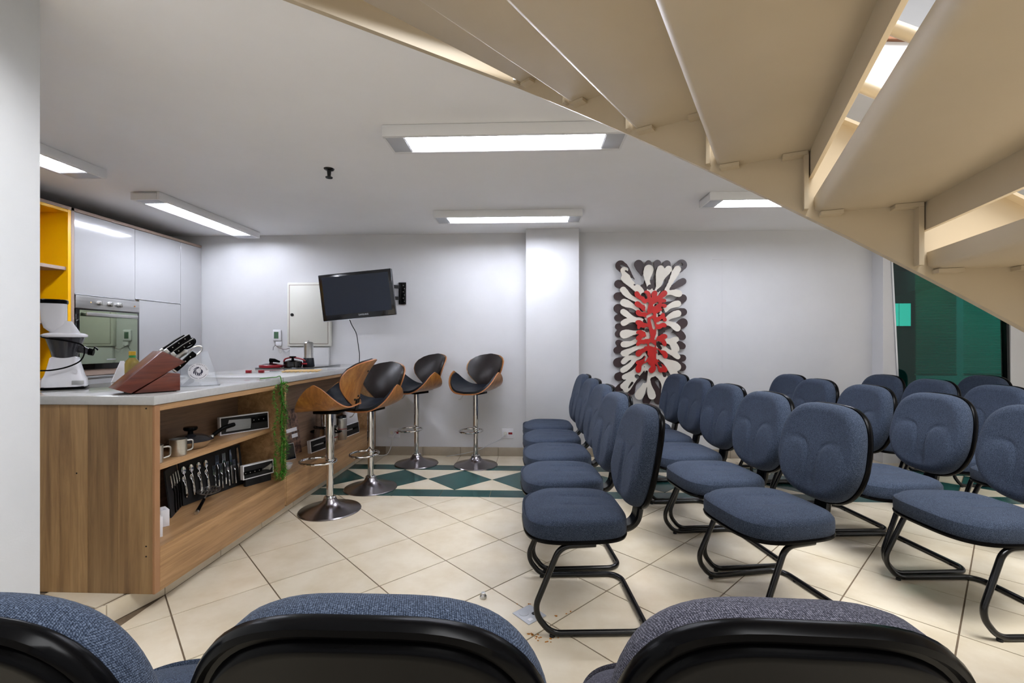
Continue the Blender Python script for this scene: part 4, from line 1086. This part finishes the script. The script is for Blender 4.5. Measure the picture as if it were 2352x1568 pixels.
t = thing('stock_pot', 'smaller steel pot standing on the large stock pot', 'pot', (-1.85, 4.09, .4395)); t.scale = (.84, .84, .95)
MB().lathe([(.128, 0), (.128, .012), (.10, .016)], 40).obj('lower_lid', 'blackgloss', t)
MB().lathe([(.098, .014), (.105, .02), (.105, .13), (.109, .135), (.10, .135)], 40).obj('body', 'chrome', t)
MB().lathe([(.108, .135), (.09, .145), (.04, .155), (0, .157)], 36).obj('lid', 'smoke', t)
MB().lathe([(.015, .154), (.03, .172), (.028, .182), (0, .184)], 20).obj('knob', 'black', t)
t = thing('steel_canister', 'steel canister with a red line between the pots and the white appliance', 'canister', (-1.785, 4.27, .2905))
MB().lathe([(.048, 0), (.05, .004), (.05, .20), (.046, .205), (0, .206)], 28).obj('body', 'steel', t)
MB().lathe([(.0505, .10), (.0512, .103), (.0505, .106)], 28, cap0=False, cap1=False).obj('red_line', 'red', t)
MB().lathe([(.047, .205), (.045, .225), (.02, .232), (0, .233)], 24, cap0=False).obj('lid', 'blackgloss', t)
t = thing('food_processor', 'white kitchen appliance with black collar at the counter end', 'appliance', (-1.87, 4.69, .2905), .6)
rr = []
for z, h in ((0, .082), (.012, .088), (.03, .088), (.16, .07), (.215, .066), (.222, .06)): rr.append([((abs(math.cos(a)) ** .6) * math.copysign(h, math.cos(a)), (abs(math.sin(a)) ** .6) * math.copysign(h, math.sin(a)), z) for a in [2 * PI * k / 36 for k in range(36)]])
MB().rings(rr).obj('body', 'white', t, 50)
MB().lathe([(.055, .22), (.068, .235), (.075, .275), (0, .277)], 30).obj('collar', 'black', t)
MB().lathe([(.07, .277), (.078, .40), (.075, .405), (0, .41)], 30).obj('jug', 'smoke', t)
MB().lathe([(.016, 0), (.016, .006), (0, .006)], 16, (.07, -.02, .10), 'X').obj('dial', 'diffuser', t)

# ------------------------------------------------------------------ tall kitchen wall
KX = -3.59
tu = thing('tall_cabinet', 'tall glossy grey kitchen cabinet with built-in oven at the left wall', 'cabinet', (0, 0, 0))
MB().box(-4.28, KX - .022, 3.476, 4.875, .085, 2.236).obj('carcass', 'taupe', tu)
MB().box(-4.28, KX + .003, 3.450, 3.4745, .085, 2.262, .001, 1).obj('side_panel', 'taupe', tu)
MB().box(-4.28, KX + .003, 2.55, 4.875, 2.2375, 2.262, .001, 1).obj('top_panel', 'taupe', tu)
for nm, y0, y1, z0, z1 in (('door', 3.4765, 4.031, 1.592, 2.234), ('door', 4.034, 4.575, 1.605, 2.234), ('door', 4.078, 4.575, .105, 1.596), ('filler_panel', 4.5785, 4.875, .09, 2.234), ('drawer', 3.4765, 4.074, .52, .905), ('drawer', 3.4765, 4.074, .105, .50)):
    MB().box(KX - .02, KX, y0, y1, z0, z1, .0015, 1).obj(nm, 'greylac', tu)
MB().box(KX - .021, KX - .004, 3.4765, 4.074, .936, .980).obj('filler_strip', 'taupe', tu)
for z in (.908, .507): MB().box(KX - .02, KX + .004, 3.4765, 4.074, z, z + .022, .003).obj('handle_strip', 'alu', tu)
for y0, y1, z in ((3.4765, 4.031, 1.583), (4.034, 4.575, 1.598)): MB().box(KX - .02, KX + .006, y0, y1, z, z + .008, .002).obj('grip_edge', 'alu', tu)
ov = thing('oven', 'built-in steel oven with mirror glass door and three knobs', 'oven', (0, 0, 0))
MB().box(KX - .018, KX + .008, 3.482, 4.072, 1.478, 1.580, .002).obj('control_panel', 'steel', ov)
for y in (3.675, 3.773, 3.864):
    k_ = MB().lathe([(.023, 0), (.023, .006), (.019, .010), (.017, .028), (0, .029)], 24, (KX + .008, y, 1.529), 'X').obj('knob', 'steel', ov)
    MB().box(KX + .03, KX + .042, y - .004, y + .004, 1.511, 1.547, .002).obj('grip', 'steel', k_)
for y, m_ in ((3.605, 'bamboo'), (4.02, 'crumb')): MB().lathe([(.006, 0), (.005, .004), (0, .005)], 14, (KX + .008, y, 1.531), 'X').obj('pilot_light', m_, ov)
dr = MB().box(KX - .018, KX + .006, 3.482, 4.072, .986, 1.474, .003).obj('door', 'blackgloss', ov)
MB().box(KX + .0055, KX + .0085, 3.512, 4.050, 1.030, 1.466, .001, 1).obj('glass', 'ovenglass', dr)
MB().box(KX + .03, KX + .042, 3.540, 4.020, 1.418, 1.448, .004).box(KX + .006, KX + .034, 3.56, 3.58, 1.424, 1.442, .002).box(KX + .006, KX + .034, 3.98, 4.00, 1.424, 1.442, .002).obj('handle', 'steel', dr)
MB().box(KX + .0085, KX + .009, 3.745, 3.83, 1.058, 1.066).obj('badge', 'silver', dr)
ni = thing('niche_cabinet', 'yellow open niche cabinet with two shelves, beside the tall grey doors', 'cabinet', (0, 0, 0))
MB().box(-4.28, -4.0, 2.55, 3.449, .085, 2.2365).obj('back_panel', 'yellow', ni)
MB().box(-4.0, KX + .002, 3.425, 3.449, .085, 2.2365, .001, 1).obj('side_panel', 'yellow', ni)
MB().box(-4.0, KX + .002, 2.55, 3.4245, 2.215, 2.2365, .001, 1).obj('top_panel', 'yellow', ni)
MB().box(-4.0, KX + .002, 2.55, 2.574, .085, 2.2145, .001, 1).obj('side_panel', 'yellow', ni)
for z in (1.765, 1.345, .90): MB().box(-4.0, KX - .012, 2.575, 3.4245, z, z + .026, .001, 1).obj('shelf', 'taupe', ni)
t = thing('wok', 'dark pan with a long handle lying on the upper niche shelf', 'pan', (-3.80, 2.90, 1.7912), D2(55))
MB().lathe([(.07, 0), (.10, .02), (.13, .055), (.128, .058), (.09, .02), (0, .008)], 32).obj('body', 'blackgloss', t)
MB().tube(smooth_path([(.125, 0, .05), (.20, 0, .07), (.32, 0, .030)], 6), [.010] * 6 + [.016] * 4 + [.014] * 3, 12).obj('handle', 'leather2', t)
MB().tube([(.318, 0, .030), (.345, 0, .020)], [.009, .004], 10).obj('handle_end', 'bamboo', t)

# ------------------------------------------------------------------ on the back wall
def on_wall(name, label, cat, x, z, group=None): return thing(name, label, cat, (x, WALLY, z), 0, group)
t = on_wall('electrical_panel', 'off-white electrical panel box on the wall behind the television', 'electrical panel', -2.375, 1.507)
MB().box(-.237, .237, -.05, 0, -.343, .343, .012).obj('frame', 'offwhite', t)
rrq = [(-.205, -.31), (.205, -.31), (.205, .31), (-.205, .31)]
d_ = MB().box(-.207, .207, -.0535, -.048, -.312, .312, .0018).obj('door', 'offwhite', t)
MB().grid([[(x * s, -.0502, z * s2) for x, z, s, s2 in [(a, b, 1, 1) for a, b in ((-.213, -.318), (.213, -.318), (.213, .318), (-.213, .318), (-.213, -.318))]], [(x, -.0502, z) for x, z in ((-.208, -.313), (.208, -.313), (.208, .313), (-.208, .313), (-.208, -.313))]]).obj('door_gap', 'grout', t)
MB().lathe([(.017, 0), (.017, -.005), (0, -.006)], 24, (-.178, -.0535, -.005), 'Y').obj('lock', 'blackmat', d_)
t = on_wall('cable_box', 'flat white box fixed under the electrical panel', 'box', -2.38, 1.06)
MB().box(-.21, .215, -.035, 0, -.10, .095, .004).obj('cover', 'wall', t)
t = on_wall('thermostat', 'small white thermostat with green display and loose wires', 'thermostat', -2.742, 1.283)
MB().box(-.047, .047, -.026, 0, -.062, .062, .012, 3).obj('case', 'white', t)
MB().box(-.027, .024, -.0275, -.02, -.036, .038, .002).obj('display', 'lcd', t)
MB().box(-.012, .05, -.02, 0, -.115, -.068, .004).obj('bracket', 'whitemat', t)
for k, (m_, pts) in enumerate((('copper', [(-.02, -.022, -.10), (.03, -.03, -.135), (.09, -.02, -.15), (.15, -.01, -.135)]), ('leather2', [(-.015, -.022, -.108), (-.03, -.03, -.13), (-.04, -.02, -.16)]), ('cordw', [(.03, -.02, -.10), (.03, -.03, -.17), (.05, -.03, -.19), (.06, -.02, -.14)]), ('diffuser', [(.05, -.02, -.13), (.10, -.015, -.185), (.16, -.01, -.14)]))):
    MB().tube(smooth_path(pts, 6), .0022, 6).obj('wire', m_, t)
tv = thing('television', 'black flat television hung crookedly on a wall arm', 'television', (-1.716, 4.50, 1.676))
tv.rotation_euler = (D2(4), D2(-5.2), 0)
MB().box(-.368, .368, -.022, .022, -.229, .229, .008, 3).obj('bezel', 'tvbezel', tv)
MB().box(-.333, .333, -.0235, -.02, -.176, .200, .0005, 1).obj('screen', 'screen', tv)
text_mb('SAMSUNG', .022, .0004, frame_mx((.045, -.0235, -.196), (1, 0, 0), (0, 0, 1))).obj('lettering', 'silver', tv)
MB().box(-.30, .30, .018, .06, -.15, .15, .01).obj('back_housing', 'blackmat', tv)
MB().box(-.368, .368, -.020, .020, -.2345, -.2285, .002).obj('lower_trim', 'silver', tv)
t = on_wall('tv_bracket', 'black steel wall arm holding the television', 'bracket', -1.372, 1.731)
MB().box(-.040, .040, -.012, 0, -.118, .118, .002).obj('wall_plate', 'blkmetal', t)
MB().box(-.0315, -.012, -.04, -.012, -.112, .112, .002).obj('hinge', 'blkmetal', t)
for k in range(6): MB().lathe([(.006, 0), (.006, -.002), (0, -.003)], 10, (.018 + .006 * (-1) ** k, -.012, -.085 + .034 * k), 'Y').obj('bolt', 'steel', t)
for z in (.066, -.055): MB().rings([[(-.02, -.035, z - .018), (-.02, -.020, z - .018), (-.02, -.020, z + .018), (-.02, -.035, z + .018)], [(-.27, -.325, z - .018 - .008), (-.27, -.305, z - .018 - .008), (-.27, -.305, z + .018 - .008), (-.27, -.325, z + .018 - .008)]]).obj('arm', 'blkmetal', t)
t = thing('tv_cable', 'thin black cable hanging from the television to the worktop', 'cable', (-1.83, 4.56, 1.44))
MB().tube(smooth_path([(0, -.0, .02), (-.01, .10, -.05), (-.0, .20, -.14), (.0, .25, -.25), (.01, .262, -.36), (.01, .255, -.466)], 6), .0042, 8).obj('cable', 'blackmat', t)
def outlet(x, z, label, flag):
    t = on_wall('wall_outlet', label, 'outlet', x, z, 'power outlets')
    MB().box(-.063, .063, -.008, 0, -.053, .053, .003).obj('plate', 'white', t)
    MB().box(.008, .050, -.0095, -.007, -.010, .012, .001).obj('red_socket', 'red', t)
    MB().lathe([(.018, 0), (.018, -.002), (.014, -.001), (0, -.001)], 20, (-.025, -.0078, 0), 'Y').obj('socket', 'offwhite', t)
    return t
outlet(-1.463, .238, 'white outlet plate with red socket, behind the lowered bar stool', 0)
outlet(-.242, .240, 'white outlet plate with red socket, next to the pillar', 1)
t = thing('power_cord', 'white cord plugged into the outlet behind the lowered bar stool', 'cord', (-1.445, 4.87, .235))
MB().tube([(0, -.003, 0), (.005, -.03, -.002)], [.012, .009], 12).obj('plug', 'cordw', t)
MB().tube(smooth_path([(.005, -.03, -.002), (-.01, -.045, -.03), (-.03, -.04, -.11), (-.06, -.035, -.19), (-.10, -.03, -.228), (-.2, -.04, -.2305)], 6), .0045, 8).obj('cable', 'cordw', t)
t = thing('power_cord', 'thin grey cord plugged into the outlet next to the pillar', 'cord', (-.267, 4.87, .235))
MB().tube([(0, -.002, 0), (-.004, -.035, -.002)], [.014, .010], 12).obj('plug', 'offwhite', t)
MB().tube(smooth_path([(-.004, -.035, -.002), (-.06, -.06, -.05), (-.16, -.05, -.10), (-.28, -.05, -.16), (-.45, -.04, -.205), (-.62, -.05, -.231)], 6), .0032, 8).obj('cable', 'diffuser', t)

# ------------------------------------------------------------------ layered wall sculpture
import numpy as np
def AX(x): return 0.5614 + .001154 * x
def AZ(y): return 2.244 - .001168 * y
def sculpt_field(fingers, body, holes, k):
    st_ = 4.5
    xs = np.arange(230, 972, st_); ys = np.arange(120, 1470, st_); X, Y = np.meshgrid(xs, ys)
    F = None
    def cap(x0, y0, x1, y1, r0, r1, p=1.0):
        dx, dy = x1 - x0, y1 - y0; L2 = dx * dx + dy * dy
        t = np.clip(((X - x0) * dx + (Y - y0) * dy) / L2, 0, 1)
        d = np.hypot(X - x0 - t * dx, Y - y0 - t * dy)
        return d - (r0 + (r1 - r0) * t ** p)
    def smin(a, b):
        if a is None: return b
        h = np.clip(.5 + .5 * (b - a) / k, 0, 1); return b * (1 - h) + a * h - k * h * (1 - h)
    for x0, y0, x1, y1, r0, r1 in fingers: F = smin(F, cap(x0, y0, x1, y1, r0, r1, 2.2))
    for x0, y0, x1, y1, r0, r1 in body: F = smin(F, cap(x0, y0, x1, y1, r0, r1))
    for x0, y0, x1, y1, r0, r1 in holes: F = np.maximum(F, -cap(x0, y0, x1, y1, r0, r1))
    return xs, ys, F
def layer(name, fieldargs, y0, y1, m_, parent):
    xs, ys, F = sculpt_field(*fieldargs); ny, nx_ = F.shape
    bm = bmesh.new(); cache = {}
    def vert(key, x, y):
        v = cache.get(key)
        if v is None: v = cache[key] = (bm.verts.new((AX(x), y0, AZ(y))), bm.verts.new((AX(x), y1, AZ(y))))
        return v
    ins = F < 0
    cells = np.argwhere(ins[:-1, :-1] | ins[1:, :-1] | ins[:-1, 1:] | ins[1:, 1:])
    for j, i in cells:
        cs = [(j, i), (j, i + 1), (j + 1, i + 1), (j + 1, i)]; poly = []
        for q in range(4):
            a, b = cs[q], cs[(q + 1) % 4]; fa, fb = F[a], F[b]
            if fa < 0: poly.append(vert(('v',) + tuple(map(int, a)), xs[a[1]], ys[a[0]]) + (False,))
            if (fa < 0) != (fb < 0):
                t = fa / (fa - fb); x = xs[a[1]] + (xs[b[1]] - xs[a[1]]) * t; y = ys[a[0]] + (ys[b[0]] - ys[a[0]]) * t
                poly.append(vert(('e',) + tuple(sorted((tuple(map(int, a)), tuple(map(int, b))))), x, y) + (True,))
        if len(poly) < 3: continue
        try: bm.faces.new([p[0] for p in poly])
        except ValueError: continue
        n = len(poly)
        for q in range(n):
            a, b = poly[q], poly[(q + 1) % n]
            if a[2] and b[2]:
                try: bm.faces.new((a[0], a[1], b[1], b[0]))
                except ValueError: pass
    mb = MB(); mb.bm.free(); mb.bm = bm
    for v in [v for v in bm.verts if not v.link_faces]: bm.verts.remove(v)
    return mb.obj(name, m_, parent, 40)
def bend(x0, y0, x1, y1, r0, r1, b, n=6):
    """curved finger from root to rounded tip, as a chain of short capsules"""
    out = []; L_ = math.hypot(x1 - x0, y1 - y0); nx_, ny_ = -(y1 - y0) / L_, (x1 - x0) / L_
    P = lambda t: (x0 + (x1 - x0) * t + nx_ * b * math.sin(PI * t), y0 + (y1 - y0) * t + ny_ * b * math.sin(PI * t))
    R = lambda t: r0 + (r1 - r0) * sstep(.30, 1.0, t)
    for k in range(n):
        a, c = P(k / n), P((k + 1) / n); out.append((a[0], a[1], c[0], c[1], R(k / n), R((k + 1) / n)))
    return out
def coral(tips, cx, hw, pull, r0, seed, body_top, body_bot, joint=.42):
    """tips in order round the outline; neighbours run together in twos and threes before they meet the core"""
    rd = random.Random(seed); out = []; i = 0
    while i < len(tips):
        n = rd.choice((1, 1, 2, 2)); g = tips[i:i + n]; i += n
        mx_ = sum(t[0] for t in g) / len(g); my = sum(t[1] for t in g) / len(g)
        yr = max(body_top, min(body_bot, my + (770 - my) * pull)); xr = cx + max(-hw, min(hw, (mx_ - cx) * .4))
        f = joint + rd.uniform(-.08, .1); jx, jy = xr + (mx_ - xr) * f, yr + (my - yr) * f
        out += bend(xr, yr, jx, jy, r0 * 1.25, r0 * 1.1, rd.uniform(-8, 8), 4)
        for t in g: out += bend(jx, jy, t[0], t[1], r0, t[2], rd.uniform(-20, 20))
    return out
def ring_order(tips):
    return sorted(tips, key=lambda t: math.atan2((t[1] - 770) / 600, (t[0] - 600) / 290))
ART = thing('wall_sculpture', 'tall layered wall sculpture in brown, cream and red', 'wall art', (0, 0, 0))
bt = [(330, 200, 46), (492, 190, 40), (580, 182, 28), (660, 184, 33), (744, 190, 34), (876, 198, 48), (888, 345, 30), (886, 496, 36), (890, 618, 34), (888, 715, 42), (884, 838, 30), (884, 922, 28), (886, 1028, 30), (880, 1108, 36), (868, 1212, 34), (310, 364, 36), (304, 476, 36), (308, 584, 40), (304, 668, 30), (308, 746, 28), (312, 812, 32), (312, 892, 28), (296, 960, 30), (306, 1070, 42), (312, 1196, 38), (306, 1312, 30), (800, 1310, 30), (562, 1412, 34), (668, 1408, 36), (430, 1330, 28), (760, 1390, 26)]
bh = [(335, 198, 385, 232, 9, 17), (872, 196, 838, 240, 16, 8), (430, 330, 470, 360, 20, 14), (540, 290, 520, 350, 16, 20), (650, 350, 680, 300, 16, 12), (725, 340, 700, 370, 12, 10), (420, 600, 450, 610, 16, 12), (780, 780, 740, 790, 20, 12), (770, 1000, 740, 985, 16, 10), (440, 1000, 470, 990, 18, 12), (460, 1180, 480, 1200, 20, 18), (700, 1200, 720, 1230, 16, 16)]
layer('brown_layer', (coral(ring_order(bt), 600, 100, .28, 19, 4, 430, 1130, .36), [(600, 440, 600, 1130, 108, 108)], bh, 15), 4.846, 4.860, 'brown', ART)
ct = [(358, 248, 32), (578, 240, 42), (684, 234, 30), (754, 238, 30), (832, 240, 32), (844, 456, 30), (836, 545, 28), (836, 632, 30), (830, 762, 30), (822, 860, 24), (816, 945, 34), (836, 1016, 22), (828, 1106, 36), (824, 1188, 30), (816, 1262, 26), (795, 1345, 24), (726, 1362, 36), (606, 1362, 34), (492, 1360, 38), (376, 1308, 26), (348, 1280, 24), (360, 1198, 22), (346, 1136, 24), (352, 1062, 22), (354, 986, 26), (354, 906, 26), (358, 816, 38), (354, 716, 26), (350, 616, 26), (358, 534, 34), (350, 420, 28), (354, 316, 26)]
ch_ = [(372, 252, 432, 292, 8, 14), (590, 395, 584, 400, 22, 22), (470, 360, 450, 375, 10, 8), (530, 470, 545, 490, 24, 20), (660, 430, 690, 400, 14, 10), (490, 560, 520, 600, 14, 18), (700, 600, 720, 640, 14, 12), (470, 830, 500, 830, 14, 10), (540, 700, 560, 740, 16, 12), (640, 560, 660, 620, 14, 16), (560, 960, 580, 1010, 18, 14), (650, 900, 680, 940, 14, 16), (470, 1190, 480, 1195, 18, 18), (610, 1220, 620, 1225, 20, 18), (560, 1150, 540, 1230, 12, 22), (660, 1240, 650, 1250, 16, 14), (430, 1250, 400, 1290, 12, 8), (700, 1120, 720, 1180, 14, 18), (640, 1090, 620, 1060, 12, 16), (690, 770, 720, 780, 12, 9)]
layer('cream_layer', (coral(ring_order(ct), 600, 80, .34, 16, 11, 450, 1140, .26), [(600, 480, 600, 1140, 58, 58)], ch_, 13), 4.822, 4.837, 'cream', ART)
rt = [(466, 455, 20), (548, 444, 15), (626, 452, 22), (712, 452, 24), (712, 520, 15), (716, 566, 15), (470, 546, 22), (478, 620, 20), (716, 690, 15), (716, 740, 15), (476, 712, 20), (478, 800, 15), (480, 852, 20), (474, 906, 13), (716, 836, 20), (714, 905, 17), (480, 990, 24), (720, 1010, 20), (474, 1066, 15), (480, 1134, 24), (596, 1136, 24), (680, 1136, 20), (716, 1134, 20), (700, 640, 13), (482, 760, 11)]
rh = [(540, 470, 548, 490, 16, 14), (620, 560, 650, 540, 11, 9), (600, 640, 560, 660, 13, 11), (655, 640, 670, 636, 11, 13), (600, 690, 620, 760, 13, 15), (555, 770, 570, 840, 20, 18), (660, 720, 690, 690, 9, 9), (650, 810, 630, 860, 11, 9), (590, 905, 620, 920, 16, 11), (520, 930, 545, 905, 11, 9), (650, 960, 680, 1010, 11, 15), (560, 1010, 540, 1050, 11, 9), (660, 1070, 680, 1100, 11, 13), (560, 545, 550, 600, 13, 11), (690, 580, 700, 590, 9, 9)]
layer('red_layer', (coral(ring_order(rt), 600, 50, .22, 14, 5, 500, 1060, .35), [(600, 530, 600, 1050, 38, 38)], rh, 10), 4.798, 4.813, 'redpaint', ART)
for x, y in ((600, 600), (600, 980), (560, 780)): MB().lathe([(.02, 4.813), (.02, WALLY)], 12, (AX(x), 0, AZ(y)), 'Y').obj('spacer', 'brown', ART)

# ------------------------------------------------------------------ on the floor
t = thing('floor_outlet', 'grey square floor outlet plate on the tiles by the front chair', 'outlet', (-.005, 2.030, 0), D2(42))
MB().box(-.052, .052, -.055, .055, 0, .004, .002).obj('plate', 'diffuser', t)
MB().lathe([(.022, .004), (.022, .0055), (.018, .006), (0, .006)], 24, (-.015, .02, 0)).obj('cap', 'diffuser', t)
MB().lathe([(.013, .0042), (.011, .0045), (0, .0043)], 20, (.02, -.012, 0)).obj('hole', 'blackmat', t)
MB().box(-.034, -.012, -.042, -.024, .004, .0046).obj('sticker', 'whitemat', t)
t = thing('metal_cap', 'small round steel cap lying on the floor before the front chairs', 'cap', (-.222, 2.155, 0))
MB().lathe([(.014, 0), (.016, .002), (.016, .012), (.010, .020), (.010, .026), (0, .027)], 20).obj('cap', 'steel', t)
mb = MB(); rp = random.Random(5)
for cx_, cy_, n_, sp_ in ((.07, 1.86, 12, .035), (.02, 1.885, 8, .03), (.12, 2.03, 3, .03), (-.02, 2.11, 3, .03), (.17, 2.06, 2, .015)):
    for _ in range(n_):
        x, y = cx_ + rp.uniform(-sp_, sp_) * 1.4, cy_ + rp.uniform(-sp_, sp_) * .5; s = rp.uniform(.003, .009); a = rp.uniform(0, 6)
        mb.prism([(x + s * math.cos(a + q) * rp.uniform(.4, 1), y + s * math.sin(a + q) * rp.uniform(.3, .8)) for q in (0, 1.5, 2.8, 4.4)], .0002, .0022, 'Z')
cr = stuff(mb.obj('crumbs', 'crumb')); tag(cr, 'orange crumbs scattered on the floor under the front chair', 'crumbs')
print('tiles', TILE_N)
